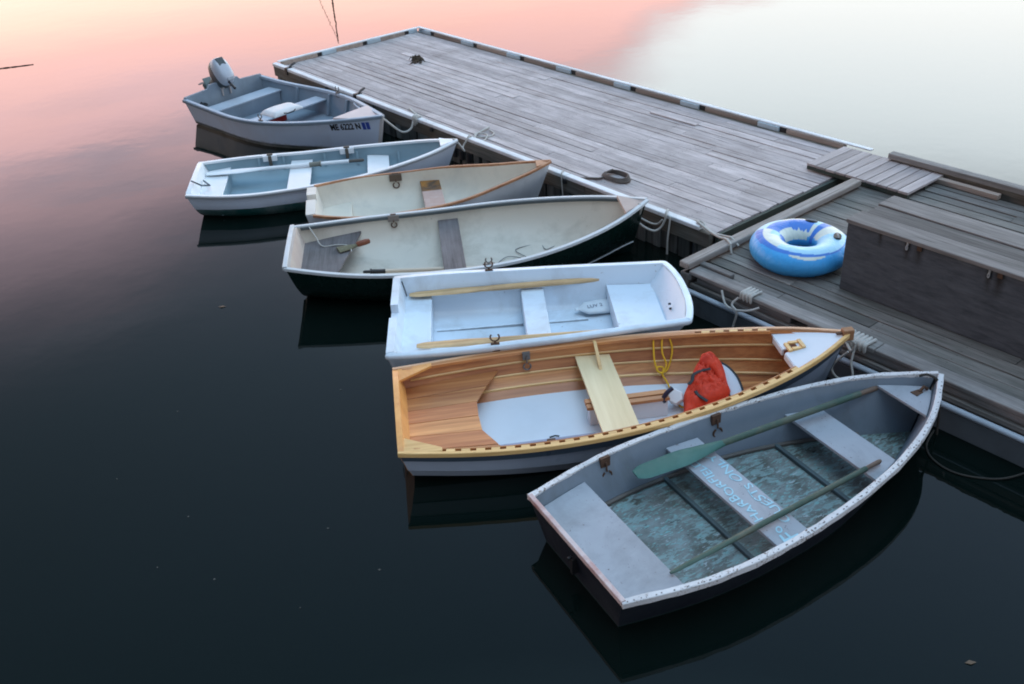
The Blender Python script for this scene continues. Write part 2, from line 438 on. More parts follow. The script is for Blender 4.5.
def outer_hull(h, mat, parent, name='hull', extra=None):
    mb = MB(); mb.grid(h.surf())
    return mb.build(name, mat, parent, angle=26)
def inner_hull(h, mat, parent, t0, name='inner_hull', t1=.992, mi_fn=None):
    mb = MB(); rows = h.surf(True, t0, t1)
    if mi_fn:
        n = len(rows[0])
        for j in range(n-1):
            k = min(j, n-2-j); mb.grid([[r[j], r[j+1]] for r in rows], mi_fn(k, j))
    else: mb.grid(rows)
    return mb.build(name, mat, parent, angle=26)

def plank(h, mat, parent, x0, x1, z, th=.022, name='thwart', inset=.004, bevel=.004, ymin=None, ymax=None, rnd=None):
    mb = MB(); xs = [lerp(x0, x1, k/6) for k in range(7)]
    hw = [max(min(h.half(x, z-th*.6), h.half(x, z))-inset, .01) for x in xs]
    lo = [(x, max(-w_, ymin) if ymin is not None else -w_) for x, w_ in zip(xs, hw)]
    hi = [(x, min(w_, ymax) if ymax is not None else w_) for x, w_ in zip(xs, hw)]
    mb.prism(lo+hi[::-1], z-th, z, rnd=rnd)
    return mb.build(name, mat, parent, bevel=bevel)

def stem_bar(h, mat, parent, w=.018, name='stem', out=.012, top=.0):
    q = h.section(1.); pts = [(x, z) for x, y, z in q]; pts[0] = (pts[0][0], pts[0][1]+top)
    mb = MB(); rows = []
    for x, z in pts: rows.append([(x-.02, -w, z), (x+out, -w*.5, z), (x+out, w*.5, z), (x-.02, w, z)])
    mb.loft(rows); return mb.build(name, mat, parent)

def rowlock(parent, x, y, z, side, pad=None, mat=None, size=1., drop=True):
    """metal horn with its socket, hanging inboard from the rim or standing in it"""
    mb = MB(); s_ = size
    mb.box(x-.035*s_, x+.035*s_, y-.012, y+.012, z-.06*s_, z+.012)
    if drop:
        c = Vector((x, y-side*.03, z-.12*s_))
        mb.tube([(x, y-side*.02, z-.02), (x, y-side*.03, z-.085*s_)], .007, 6)
        mb.tube([c+Vector((.035*s_*math.cos(a), 0, .035*s_*math.sin(a))) for a in [math.radians(120+30*k) for k in range(11)]], .007, 6)
    else:
        c = Vector((x, y, z+.065*s_))
        mb.tube([(x, y, z), (x, y, z+.03*s_)], .008, 6)
        mb.tube([c+Vector((.036*s_*math.cos(a), 0, .036*s_*math.sin(a))) for a in [math.radians(140+26*k) for k in range(11)]], .007, 6)
    o = mb.build('rowlock', mat or MT['rust'], parent)
    if pad:
        p = MB(); p.box(x-.07*s_, x+.07*s_, y-.012-side*.018, y+.012-side*.018, z-.075*s_, z+.006); p.build('rowlock_pad', pad, parent, bevel=.003)
    return o

def text_verts(body, size, extrude=0., weight=0.):
    cu = bpy.data.curves.new('lettering', 'FONT'); cu.body = body; cu.size = size; cu.extrude = extrude; cu.resolution_u = 3; cu.offset = size*weight
    o = bpy.data.objects.new('lettering', cu); COL.objects.link(o)
    dg = bpy.context.evaluated_depsgraph_get(); dg.update()
    me = bpy.data.meshes.new_from_object(o.evaluated_get(dg))
    v = [tuple(p.co) for p in me.vertices]; f = [tuple(p.vertices) for p in me.polygons]
    bpy.data.objects.remove(o); bpy.data.curves.remove(cu); bpy.data.meshes.remove(me)
    return v, f

class Boat:
    def __init__(s, x, y, a, name, label, cat='boat', group='rowing boats moored along the floating docks'):
        s.x, s.y, s.a = x, y, a
        s.o = thing(name, label, cat, (x, y, 0), a, group)
    def w(s, x, y, z): c, q = math.cos(s.a), math.sin(s.a); return Vector((s.x+c*x-q*y, s.y+q*x+c*y, z))

def stand(o, A, B):
    """turn an Empty so that its local x runs from A to B, keeping z as upright as it can"""
    A, B = Vector(A), Vector(B); x = (B-A).normalized(); y = Vector((0, 0, 1)).cross(x).normalized(); z = x.cross(y)
    o.matrix_world = Matrix(((x.x, y.x, z.x, A.x), (x.y, y.y, z.y, A.y), (x.z, y.z, z.z, A.z), (0, 0, 0, 1)))

def oar(A, B, label, blade, shaft, grip, bl=.5, bw=.065, r=.02, edge=False, collar=None, collar_at=.65, grip_len=.13, group='oars lying in the boats'):
    """A = blade tip, B = end of the handle"""
    L = (Vector(B)-Vector(A)).length
    o = thing('oar', label, 'oar', group=group); stand(o, A, B)
    mb = MB(); rings = []
    for k in range(21):
        u = (k/20)**1.6; x = u*bl
        wd = bw*(math.sin(min(u*9+.45, PI/2))**.7)*(lerp(.86, 1., min(u/.5, 1)) if u < .5 else lerp(1, r*1.0/bw, ((u-.5)/.5)**1.3))
        tk = lerp(.006, r*.95, u**1.7)
        rings.append([((x, wd*math.cos(q), tk*math.sin(q)) if not edge else (x, tk*math.cos(q), wd*math.sin(q))) for q in [2*PI*j/12 for j in range(12)]])
    mb.loft(rings); mb.build('blade', blade, o, angle=50)
    mb = MB(); mb.tube([(bl-.01, 0, 0), ((bl+L)/2, 0, 0), (L-grip_len, 0, 0)], [r, r*1.02, r*.98], 12); mb.build('shaft', shaft, o)
    mb = MB(); mb.tube([(L-grip_len-.002, 0, 0), (L-grip_len+.012, 0, 0), (L-.02, 0, 0), (L, 0, 0)], [r*.72, r*.78, r*.85, r*.55], 12); mb.build('handle', grip, o)
    if collar:
        c = L*collar_at; mb = MB(); mb.tube([(c-.07, 0, 0), (c-.06, 0, 0), (c+.05, 0, 0), (c+.055, 0, 0), (c+.07, 0, 0)], [r*1.18, r*1.22, r*1.22, r*1.6, r*1.6], 12); mb.build('collar', collar, o)
    return o

def rope_thing(pts, label, mat='rope', r=.009, n=8, name='mooring_rope', group=None, cat='rope', sub=8):
    mb = MB(); mb.tube(spline(pts, sub), r, n)
    return tag(mb.build(name, MT[mat], None, angle=60), label, cat, group)

# ================================================================== BOAT 1: skiff with outboard
white_hull = paint('lavender_white_hull_paint', (.53, .63, .77), .4, .05, stain=(.45, .46, .50), stain_amt=.5, scale=3, line=(.045, (.012, .035, .075)), slime=True)
slate = paint('slate_blue_interior', (.21, .27, .33), .6, .12, stain=(.13, .16, .19), stain_amt=.6, chips=(.4, .44, .48), chip_amt=.0)
slate_l = paint('worn_slate_rail', (.40, .46, .53), .6, .15, stain=(.25, .3, .36), chips=(.6, .6, .6), chip_amt=.03)
dark_rub = paint('dark_slate_rub_rail', (.14, .18, .22), .6, .15)
b1 = Boat(-3.979, 14.261, -.726, 'motor_skiff', 'white skiff with slate blue interior, outboard motor and registration letters on its bow', group='boats moored along the floating docks')
h1 = Hull(3.391, [.684, .717, .752, .633, .358, .159, .012], (.369, .352, .519), (-.02, -.08, -.05), chine_sec(.88, .55, .08, .12), chine_sec(.88, .5, 0., 0.), .16, .06, .02, .02)
outer_hull(h1, white_hull, b1.o); inner_hull(h1, slate, b1.o, .012)
transom(h1, slate, b1.o, .04, [(.99, .0), (.98, .03), (.42, .05), (.36, .10), (.30, .10), (-.30, .10), (-.36, .10), (-.42, .05), (-.98, .03)])
gunwales(h1, slate_l, b1.o, .045, .006, .006, .03)
gunwales(h1, dark_rub, b1.o, -.0065, .022, .0, .035, name='rub_rail')
stem_bar(h1, paint('pale_stem_paint', (.5, .5, .5), .6, .1), b1.o, .022, out=.02)
plank(h1, slate_l, b1.o, .22, .50, .235); plank(h1, slate_l, b1.o, 1.22, 1.46, .235)
plank(h1, paint('pinkish_foredeck', (.62, .52, .50), .6, .1), b1.o, 2.78, 3.33, .47, .02, 'foredeck')
for xx in (.85, 1.55, 2.05, 2.5):          # frames on the topsides
    for sd in (-1, 1):
        mb = MB(); zt = h1.Z(xx/h1.L)-.03
        for (za, zb) in ((.03, zt),):
            ya, yb = h1.half(xx, za), h1.half(xx, zb)
            mb.loft([[(xx-.02, sd*(yv-.045), zv), (xx+.02, sd*(yv-.045), zv), (xx+.02, sd*(yv-.002), zv), (xx-.02, sd*(yv-.002), zv)] for yv, zv in ((ya, za), (yb, zb))])
        mb.build('frame', slate, b1.o)
# bulkhead below the stern bench
mb = MB(); hw = h1.half(.49, .1)-.01; mb.box(.475, .495, -hw, hw, .022, .212); mb.build('bench_front', slate, b1.o)
v, f = text_verts('ME 6222 N', .118, weight=.035)
mxx = max(p[0] for p in v)
def on_hull(h, side, x0, z0, v, slope=0., off=.004, squeeze=1.):
    out = []
    for (u, w_, _) in v:
        x = x0+u*squeeze; z = z0+w_+slope*u; out.append((x, side*(h.half(x, z, False)+off), z))
    return out
mb = MB(); mb.add(on_hull(h1, -1, 2.73, .300, v, .060, squeeze=.375/mxx), f); mb.build('registration_number', paint('black_lettering', (.01, .01, .012), .5, .05), b1.o, smooth=False)
mb = MB()
for k in range(2):
    x0 = 3.128+k*.05; mb.add(on_hull(h1, -1, x0, .322+k*.004, [(0, 0, 0), (.041, 0, 0), (.041, .1, 0), (0, .1, 0)], .05), [(0, 1, 2, 3)])
mb.build('registration_sticker', paint('blue_sticker', (.03, .07, .35), .5, .1), b1.o, smooth=False)
rowlock(b1.o, 1.75, h1.B(.516)-.03, h1.Z(.516)+.012, 1, mat=MT['metal'], drop=False)
rowlock(b1.o, 1.75, -h1.B(.516)+.03, h1.Z(.516)+.012, -1, mat=MT['metal'], drop=False)
# handrail line / rope along the far side near the bow
mb = MB(); mb.tube(spline([(2.3, h1.half(2.3, .36)-.03, .36), (2.5, h1.half(2.5, .37)-.05, .37), (2.75, h1.half(2.75, .39)-.035, .39), (2.9, h1.half(2.9, .41)-.02, .41)]), .012); mb.build('grab_rail', slate_l, b1.o)
mb = MB(); mb.tube([(.06, -.45, .25), (.06, -.45, .262), (.20, -.5, .262)], .02, 8); mb.tube([(.13+.06*math.cos(a), -.48+.06*math.sin(a), .255) for a in [PI*k/6 for k in range(13)]], .016, 6); mb.build('drain_hose', MT['black'], b1.o)

# outboard, tilted up on the transom
om = thing('outboard_motor', 'grey white outboard motor tilted up on the stern of the skiff', 'motor', b1.w(-.05, .0, .37), b1.a)
om.scale = (1., 1., 1.)
om_w = paint('motor_cowl_paint', (.40, .44, .50), .35, .04, spec=.5); om_g = paint('motor_dark_grey', (.06, .075, .08), .4, .15); om_l = paint('motor_leg_grey', (.13, .165, .165), .4, .15)
tilt0 = Matrix.Rotation(math.radians(52), 4, 'Y'); tilt = tilt0 @ Matrix.Translation((0, 0, -.13))
def superring(x0, z, ax, ay, n=20, e=2.8, x=0.):
    return [(x0+ax*abs(math.cos(q))**(2/e)*(1 if math.cos(q) >= 0 else -1), ay*abs(math.sin(q))**(2/e)*(1 if math.sin(q) >= 0 else -1), z) for q in [2*PI*k/n for k in range(n)]]
mb = MB(); mb.loft([superring(-.12, .33, .213, .128), superring(-.12, .36, .21, .126), superring(-.12, .41, .20, .12), superring(-.115, .445, .18, .105), superring(-.11, .465, .13, .08), superring(-.10, .47, .05, .03)], M=tilt)
mb.build('cowl', om_w, om, angle=50)
mb = MB(); mb.loft([superring(-.10, .12, .09, .07), superring(-.11, .18, .15, .11), superring(-.12, .235, .205, .122), superring(-.12, .328, .216, .131)], M=tilt); mb.build('cowl_base', om_g, om, angle=50)
mb = MB(); mb.box(-.29, -.165, -.06, .06, .440, .468, M=tilt); mb.build('top_grille', om_g, om, bevel=.006)
mb = MB(); mb.box(.03, .07, -.05, .05, .440, .4605, M=tilt); mb.build('cowl_badge', paint('grey_badge', (.25, .27, .30), .4, .1), om, bevel=.003)
mb = MB(); mb.loft([superring(-.12, .13, .075, .05), superring(-.13, -.08, .06, .035), superring(-.14, -.20, .06, .03), superring(-.14, -.26, .07, .03)], M=tilt)
mb.box(-.28, -.04, -.07, .07, -.235, -.225, M=tilt0); mb.build('leg', om_l, om, angle=50, bevel=.004)
mb = MB(); mb.tube([(-.26, 0, -.34), (-.23, 0, -.34), (-.1, 0, -.34), (.0, 0, -.34), (.03, 0, -.34)], [.02, .045, .05, .035, .01], 12, M=tilt0)
mb.loft([superring(-.13, -.255, .06, .02), superring(-.12, -.32, .08, .02)], M=tilt0); mb.build('gearcase', om_l, om)
mb = MB()
for k in range(3):
    R = Matrix.Rotation(2*PI*k/3, 4, 'X'); T_ = tilt0 @ Matrix.Translation((-.26, 0, -.34)) @ Matrix.Scale(.75, 4) @ R
    mb.add([(-.012, -.012, .01), (.02, .016, .02), (.028, .05, .08), (.0, .03, .125), (-.03, -.03, .09)], [(0, 1, 2, 3, 4)], M=T_)
pr = mb.build('propeller', om_g, om); sd_ = pr.modifiers.new('thick', 'SOLIDIFY'); sd_.thickness = .008
mb = MB()
for y_ in (-.07, .07): mb.box(-.03, .125, y_-.012, y_+.012, -.10, .10)
mb.box(-.06, .02, -.07, .07, .04, .1); mb.tube([(.125, -.07, .02), (.17, -.07, .02)], .012); mb.tube([(.125, .07, .02), (.17, .07, .02)], .012)
mb.build('clamp_bracket', paint('pale_bracket', (.42, .40, .40), .5, .1), om, bevel=.003)
mb = MB(); mb.tube([(.10, -.02, .19), (.26, -.03, .12), (.42, -.05, .05)], [.016, .018, .02], 10); mb.build('tiller', MT['black'], om)
# cushion and fuel tank
cu_ = thing('seat_cushion', 'white padded cushion lying on the middle thwart of the skiff', 'cushion', b1.w(1.34, -.02, .236), b1.a)
mb = MB(); rows = []
for i in range(13):
    r_ = []
    for j in range(15):
        u, w_ = i/12*2-1, j/14*2-1; ed = (1-u**6)*(1-w_**6)
        r_.append((u*.16, w_*.25, (.012+.046*max(ed, 0)**.35+.004*math.sin(5*u+3*w_))))
    rows.append(r_)
mb.grid(rows); bt = [[(p[0], p[1], .0) for p in r_] for r_ in rows]; mb.grid(bt)
edge = [r_[0] for r_ in rows]; 
for line in (rows[0], rows[-1], [r_[0] for r_ in rows], [r_[-1] for r_ in rows]): mb.grid([list(line), [(p[0], p[1], 0.) for p in line]])
mb.build('cushion_cover', paint('off_white_vinyl', (.68, .68, .68), .5, .05, stain=(.45, .45, .45), stain_amt=.3), cu_, angle=60)
mb = MB(); mb.tube([(.176, -.1, .03), (.2, -.05, .02), (.2, .05, .02), (.176, .1, .03)], .008, 6); mb.build('strap', MT['black'], cu_)
ft = thing('fuel_tank', 'red fuel tank on the floor of the skiff behind the cushion', 'fuel tank', b1.w(1.08, .06, .022), b1.a)
mb = MB(); mb.loft([superring(0, 0, .09, .15), superring(0, .10, .09, .15), superring(0, .12, .07, .12)]); mb.build('tank', paint('red_tank_plastic', (.45, .03, .02), .4, .1), ft, bevel=.01)
mb = MB(); mb.tube([(.03, .05, .115), (.03, .05, .14)], .025, 12); mb.build('cap', MT['black'], ft)

# ================================================================== BOAT 2: pale blue dinghy
hull2 = paint('pale_lavender_gelcoat', (.54, .62, .73), .35, .04, stain=(.45, .47, .50), stain_amt=.4, scale=3, line=(.125, (.010, .075, .072)))
blue_in = paint('light_blue_interior', (.25, .36, .42), .5, .07, stain=(.2, .33, .38), stain_amt=.5, scale=4)
white2 = paint('glossy_white_gelcoat', (.76, .79, .81), .4, .04, stain=(.55, .6, .6), stain_amt=.3)
b2 = Boat(-3.585, 10.77, .100, 'rowing_dinghy', 'light blue dinghy with white seats, white rim and a green painted bottom')
h2 = Hull(3.109, [.513, .630, .594, .529, .354, .188, .012], (.311, .303, .462), (-.05, -.12, -.06), round_sec(3.0), round_sec(3.6), .22, .13, .02, .02)
outer_hull(h2, hull2, b2.o); inner_hull(h2, blue_in, b2.o, .02)
transom(h2, white2, b2.o, .055, [(.9, .02), (.35, .025), (-.35, .025), (-.9, .02)])
gunwales(h2, white2, b2.o, .035, .012, .012, .014)
gunwales(h2, paint('grey_rub_strip', (.2, .22, .24), .6, .1), b2.o, -.0125, .018, -.004, .026, name='rub_rail')
plank(h2, white2, b2.o, .06, .36, .205); plank(h2, white2, b2.o, 1.09, 1.35, .205); plank(h2, white2, b2.o, 2.02, 2.28, .225)
for xx in (.7, 1.0, 1.5, 1.9, 2.4):
    for sd in (1, -1):
        mb = MB(); ya, yb = h2.half(xx, .12), h2.half(xx, .27)
        mb.loft([[(xx-.012, sd*(yv-.014), zv), (xx+.012, sd*(yv-.014), zv), (xx+.012, sd*(yv-.001), zv), (xx-.012, sd*(yv-.001), zv)] for yv, zv in ((ya, .12), (yb, .27))])
        mb.build('rib', blue_in, b2.o)
mb = MB(); hw = h2.half(.37, .1)-.012; mb.box(.345, .36, -hw, hw, .03, .182); mb.build('seat_front', blue_in, b2.o)
tri = [(h2.L-.06-.30, h2.half(h2.L-.36, .44)), (h2.L-.06, .012), (h2.L-.06, -.012), (h2.L-.36, -h2.half(h2.L-.36, .44))]
mb = MB(); mb.prism([(2.90, h2.half(2.90, .44)-.004), (2.90, -h2.half(2.90, .44)+.004), (3.07, -.01), (3.07, .01)], .435, .466); mb.build('breasthook', white2, b2.o)
for xx in (.84, 1.78):
    mb = MB(); zt = h2.Z(xx/h2.L)+.016; yt = h2.B(xx/h2.L)-.030; mb.box(xx-.035, xx+.035, yt-.022, yt+.015, zt-.03, zt+.012); mb.box(xx-.02, xx+.02, yt-.05, yt-.022, zt-.13, zt-.005); mb.build('rowlock', paint('brown_rowlock', (.10, .085, .07), .7, .3), b2.o, bevel=.006)
    mb = MB(); mb.box(xx-.085, xx+.085, yt-.036, yt-.005, zt-.075, zt-.006); mb.build('rowlock_pad', white2, b2.o, bevel=.004)
mb = MB(); mb.tube([(.03, -.22, .372), (.14, -.24, .31), (.20, -.1, .25), (.10, .1, .24)], .010, 6); mb.build('stern_line', paint('dark_line', (.08, .10, .12), .8, .2), b2.o)
oar(b2.w(.10, .34, .232), b2.w(1.98, .27, .236), 'white painted oar with a leather collar lying on the seats of the light blue dinghy', white2, white2, paint('brown_grip', (.10, .09, .08), .7, .2), .72, .075, .024, collar=paint('grey_leather', (.20, .20, .17), .8, .2), collar_at=.69, grip_len=.18)

# ================================================================== BOAT 3: small cream dinghy
cream = paint('stained_cream_gelcoat', (.64, .60, .51), .5, .07, stain=(.40, .39, .35), stain_amt=.7, scale=3.5, chips=(.36, .36, .33), chip_amt=-.04)
hull3 = paint('white_blue_gelcoat', (.66, .70, .74), .35, .05, stain=(.4, .42, .44), stain_amt=.6, scale=3, slime=True)
orange_wood = wood('varnished_orange_rail', (.22, .085, .04), (.52, .27, .14), 0, .5, 50, .3)
b3 = Boat(-2.103, 9.776, .126, 'rowing_dinghy', 'small cream dinghy with a thin varnished wooden rim and a rust streaked thwart')
h3 = Hull(2.672, [.379, .560, .564, .506, .284, .138, .012], (.359, .351, .500), (-.04, -.12, -.06), round_sec(2.4), round_sec(2.7), .22, .08, .016, .02)
outer_hull(h3, hull3, b3.o); inner_hull(h3, cream, b3.o, .03)
transom(h3, paint('cream_transom', (.66, .63, .57), .5, .06, stain=(.45, .42, .36), stain_amt=.4), b3.o, .10, [(.55, .01), (.36, .01), (.34, -.06), (.0, -.06), (-.02, .01), (-.55, .01)])
gunwales(h3, orange_wood, b3.o, .016, .014, .012, .014, t0=.03)
mb = MB(); mb.prism([(2.52, h3.half(2.50, .47)-.002), (2.50, -h3.half(2.50, .47)+.002), (2.655, -.01), (2.655, .01)], .465, .497); mb.build('breasthook', orange_wood, b3.o)
mb = MB(); xs = [.09+.37*k/6 for k in range(7)]
lo = [(x, -h3.half(x, .10)+.002) for x in xs]; hi = [(x, h3.half(x, .10)-.002) for x in xs]; mb.prism(lo+hi[::-1], .03, .125); mb.build('stern_seat', cream, b3.o, bevel=.018, seg=3)
tw = plank(h3, [paint('pink_worn_paint', (.42, .30, .26), .7, .1, stain=(.55, .5, .46), stain_amt=.8, scale=6), paint('rust_stained_board', (.085, .055, .035), .8, .3, stain=(.5, .2, .02), stain_amt=1., scale=9)], b3.o, 1.25, 1.47, .235)
# the far third of the thwart is bare and rusty
me = tw.data; bm = bmesh.new(); bm.from_mesh(me)
bmesh.ops.bisect_plane(bm, geom=bm.verts[:]+bm.edges[:]+bm.faces[:], plane_co=(0, .20, 0), plane_no=(0, 1, 0))
for fc in bm.faces:
    if fc.calc_center_median().y > .20: fc.material_index = 1
bm.to_mesh(me); bm.free()
for sd in (1,): rowlock(b3.o, .98, sd*(h3.B(.36)-.022), h3.Z(.36), sd, pad=paint('dark_wood_pad', (.10, .07, .05), .7, .2))

# ================================================================== BOAT 4: dark green skiff
hull4 = paint('dark_green_gelcoat', (.003, .014, .012), .25, .2, scale=3, stain=(.007, .018, .016), stain_amt=.6, spec=.3)
dirty = paint('dirty_white_interior', (.60, .565, .49), .6, .06, stain=(.33, .30, .24), stain_amt=.85, scale=3.5, chips=(.28, .26, .21), chip_amt=-.02)
rim4 = paint('pale_grey_rim', (.55, .59, .61), .45, .08, stain=(.36, .40, .42), stain_amt=.6)
grey_board = wood('grey_weathered_board', (.065, .057, .058), (.16, .145, .145), 1, .75, 50, .4, .15, stain=(.25, .25, .27), stain_amt=.3)
b4 = Boat(-2.076, 8.515, .085, 'rowing_skiff', 'long dark green skiff with a pale grey rim and dirty white interior')
h4 = Hull(3.493, [.458, .645, .706, .691, .489, .25, .013], (.419, .351, .54), (-.02, -.12, -.05), round_sec(2.8, 1.2), round_sec(3.0, 1.2), .17, .13, .018, .02)
outer_hull(h4, hull4, b4.o); inner_hull(h4, dirty, b4.o, .012)
transom(h4, paint('pinkish_worn_transom', (.46, .38, .34), .7, .1, stain=(.55, .52, .45), stain_amt=.7, scale=7), b4.o, .045, [(.9, .012), (.5, .02), (-.5, .02), (-.9, .012)])
gunwales(h4, rim4, b4.o, .018, .022, .012, .016)
mb = MB(); sweep(mb, [(0., y_, h4.Z(0)+.012+.012*(1-(y_/.45)**2)) for y_ in np.linspace(-.47, .47, 15)], rect(.02, .022, .014, .02), -1); mb.build('transom_cap', rim4, b4.o)
for sd in (-1, 1):          # dark inwale under the rim
    mb = MB(); sweep(mb, h4.rim(sd, .02, .97), [(-.04, -.03), (-.04, -.004), (-.0185, -.004), (-.0185, -.03)], 1 if sd < 0 else -1, clamp=sd); mb.build('inwale', paint('dark_grey_inwale', (.07, .085, .09), .7, .2), b4.o)
mb = MB(); mb.prism([(3.24, h4.half(3.24, .50)-.002), (3.24, -h4.half(3.24, .50)+.002), (3.47, -.01), (3.47, .01)], .495, .528); mb.build('breasthook', paint('worn_pink_breasthook', (.45, .36, .32), .7, .15), b4.o)
xs = [(.05, .53), (.20, .55), (.36, .56), (.50, .57), (.66, .58)]
mb = MB()
mb.prism([(.055, -h4.half(.055, .24)+.004), (.40, -h4.half(.40, .24)+.004), (.52, .0), (.60, .30), (.66, h4.half(.66, .24)-.004), (.36, h4.half(.36, .24)-.004), (.055, h4.half(.055, .24)-.004)], .22, .245); mb.build('stern_bench', grey_board, b4.o, bevel=.004)
plank(h4, grey_board, b4.o, 1.45, 1.66, .245, name='thwart')
for sd in (1, -1): rowlock(b4.o, 1.0 if sd > 0 else 1.86, sd*(h4.B(.285 if sd > 0 else .53)-.02), h4.Z(.285 if sd > 0 else .53)+.006, sd, pad=wood('grey_brown_pad', (.12, .10, .09), (.25, .22, .2), 0, .8), mat=MT['rust'] if sd > 0 else MT['metal'], drop=sd > 0, size=.8)
# pale spray strake low on the bow, both sides
for sd in (-1, 1):
    mb = MB(); pts = []
    for k in range(13):
        x = 2.70+.66*k/12; z = .06+.05*k/12
        pts.append((x, sd*(h4.half(x, z, False)+.004), z))
    mb.tube(pts, .007, 6); mb.build('spray_strake', rim4, b4.o)
oar(b4.w(2.62, -.26, .06), b4.w(.70, -.47, .31), 'long pale oar with a black grip lying along the near side of the green skiff', paint('pale_oar_paint', (.5, .46, .38), .6, .1), paint('pale_oar_shaft', (.52, .45, .36), .6, .12), MT['black'], .5, .06, .018, collar=MT['black'], collar_at=.93, grip_len=.1)
bl = thing('hand_bailer', 'wooden handled whisk lying on the stern bench of the green skiff', 'bailer', b4.w(.44, .16, .246), b4.a+.35); bl.scale = (.8, .8, .8)
mb = MB(); mb.tube([(.24, 0, .03), (.26, 0, .03), (.36, 0, .035), (.41, 0, .035), (.42, 0, .035)], [.02, .034, .038, .03, .012], 12); mb.build('handle', paint('red_brown_handle', (.17, .05, .022), .5, .2), bl)
mb = MB(); rings = [[(x, wy*math.cos(q), .02+tz*math.sin(q)) for q in [2*PI*k/14 for k in range(14)]] for x, wy, tz in ((0, .085, .018), (.06, .08, .02), (.15, .06, .022), (.22, .03, .022), (.25, .022, .022))]; mb.loft(rings); mb.build('bristles', paint('straw_bristles', (.15, .14, .09), .9, .3, scale=40, bump=.8), bl)
rope_thing([b4.w(.16, h4.half(.16, .38)-.01, .40), b4.w(.22, .38, .33), b4.w(.28, .30, .256), b4.w(.42, .30, .254), b4.w(.52, .27, .254), b4.w(.56, .2, .256), b4.w(.575, .10, .258)], 'thin white line lying across the stern bench of the green skiff', r=.006, name='thin_line')
pts = [b4.w(x, y, .034) for x, y in ((1.95, -.10), (2.1, .08), (2.3, .0), (2.2, .22), (2.45, .30), (2.5, .16), (2.62, .22), (2.7, .13), (2.58, .08), (2.75, .05), (2.85, .03))]
for i, p in enumerate(pts): p.z = .036+.003*(i % 2)
rope_thing(pts, 'tangled grey line lying in the bottom of the green skiff near the bow', r=.0045, name='thin_line', mat='rope_mid')

# ================================================================== BOAT 5: white plastic pram
plastic = paint('white_plastic', (.64, .74, .83), .38, .03, stain=(.40, .43, .45), stain_amt=.75, scale=4, chips=(.33, .35, .36), chip_amt=-.005)
b5 = Boat(-1.009, 7.171, .025, 'pram_dinghy', 'white plastic pram with a blunt square bow and a notch in its stern')
h5 = Hull(2.437, [.670, .679, .648, .618, .574, .546, .527], (.362, .371, .387), (-.03, -.06, .05), poly_sec([(1., 1.), (.955, .7), (.91, .35), (.87, .16), (.78, .05), (0., 0.)], 3, 0), poly_sec([(1., 1.), (.955, .7), (.91, .3), (.87, .1), (.80, 0.), (0., 0.)], 3, 0), .26, .10, .045, .02, .06, corner=(.012, .014, .015, .018))
mb = MB(); mb.grid(h5.surf())
def bow_patch(h, inner, bulge=.075):
    q = h.section(1., inner); rows = []
    for x, y, z in q:
        fz = min(1., max(0., (z-.05)/(.387-.05)))
        rows.append([(x+bulge*(1-abs(u)**2.5)*(.4+.6*fz)-(.045 if inner else 0), u*y, z) for u in np.linspace(-1, 1, 17)])
    return rows
mb.grid(bow_patch(h5, False)); mb.build('hull', plastic, b5.o, angle=26)
mb = MB(); rows = h5.surf(True, .03, 1-.045/2.437*.6); mb.grid(rows)
bp = bow_patch(h5, True); last = rows[-1]; nn = len(last); half_n = nn//2
for i, (x, y, z) in enumerate(h5.section(1-.045/2.437*.6, True)):
    bp[i] = [(lerp(p[0], p[0], 1), u*y, z) for p, u in zip(bp[i], np.linspace(-1, 1, 17))]; bp[i][0] = (x, -y, z); bp[i][-1] = (x, y, z)
mb.grid(bp); mb.build('inner_hull', plastic, b5.o, angle=40)
transom(h5, plastic, b5.o, .06, [(.97, .02), (.20, .022), (.19, -.055), (-.13, -.055), (-.14, .022), (-.97, .02)], out=.004)
rimN = h5.rim(-1, .0, .999); rimF = h5.rim(1, .0, .999)[::-1]; b_end = h5.B(.999)
front_ = [(h5.L+.075*(1-abs(u)**2.5), u*b_end, h5.Z(1.)) for u in np.linspace(-.96, .96, 21)]
mb = MB(); sweep(mb, rimN+front_+rimF, [(-.046, -.02), (-.046, .010), (-.042, .015), (.006, .015), (.014, .008), (.014, -.018), (.006, -.028)], 1); mb.build('gunwale', plastic, b5.o, angle=50)
def seat_box(h, x0, x1, z, zb, name, mat, parent, inset=.002, bevel=.009, front=None):
    xs = [lerp(x0, x1, k/5) for k in range(6)]; rows = []
    for zz in (zb, z): rows.append([(x, -h.half(x, zz)+inset, zz) for x in xs]+[(x, h.half(x, zz)-inset, zz) for x in reversed(xs)])
    mb = MB(); mb.loft(rows); return mb.build(name, mat, parent, bevel=bevel, seg=3)
seat_box(h5, .05, .33, .215, .03, 'stern_seat', plastic, b5.o); seat_box(h5, 1.13, 1.335, .215, .03, 'thwart', plastic, b5.o)
xs = [1.90+.40*k/5 for k in range(6)]
mb = MB(); rows = []
for zz in (.06, .225): rows.append([(x, -h5.half(min(x, 2.24), zz)+.004, zz) for x in xs]+[(x, h5.half(min(x, 2.24), zz)-.004, zz) for x in reversed(xs)])
mb.loft(rows); mb.build('bow_seat', plastic, b5.o, bevel=.009, seg=3)
mb = MB()                   # moulded ridges and dirty seams in the floor
for y_ in (-.05, .27): mb.loft([[(.34, y_-.02, .021), (.34, y_, .030), (.34, y_+.02, .021)], [(1.12, y_-.02, .021), (1.12, y_, .030), (1.12, y_+.02, .021)]])
for y_ in (-.05, .27): mb.loft([[(1.34, y_-.02, .021), (1.34, y_, .030), (1.34, y_+.02, .021)], [(1.89, y_-.02, .021), (1.89, y_, .030), (1.89, y_+.02, .021)]])
mb.build('floor_ridge', plastic, b5.o)
m, nt, b = new_mat('floor_dirt')
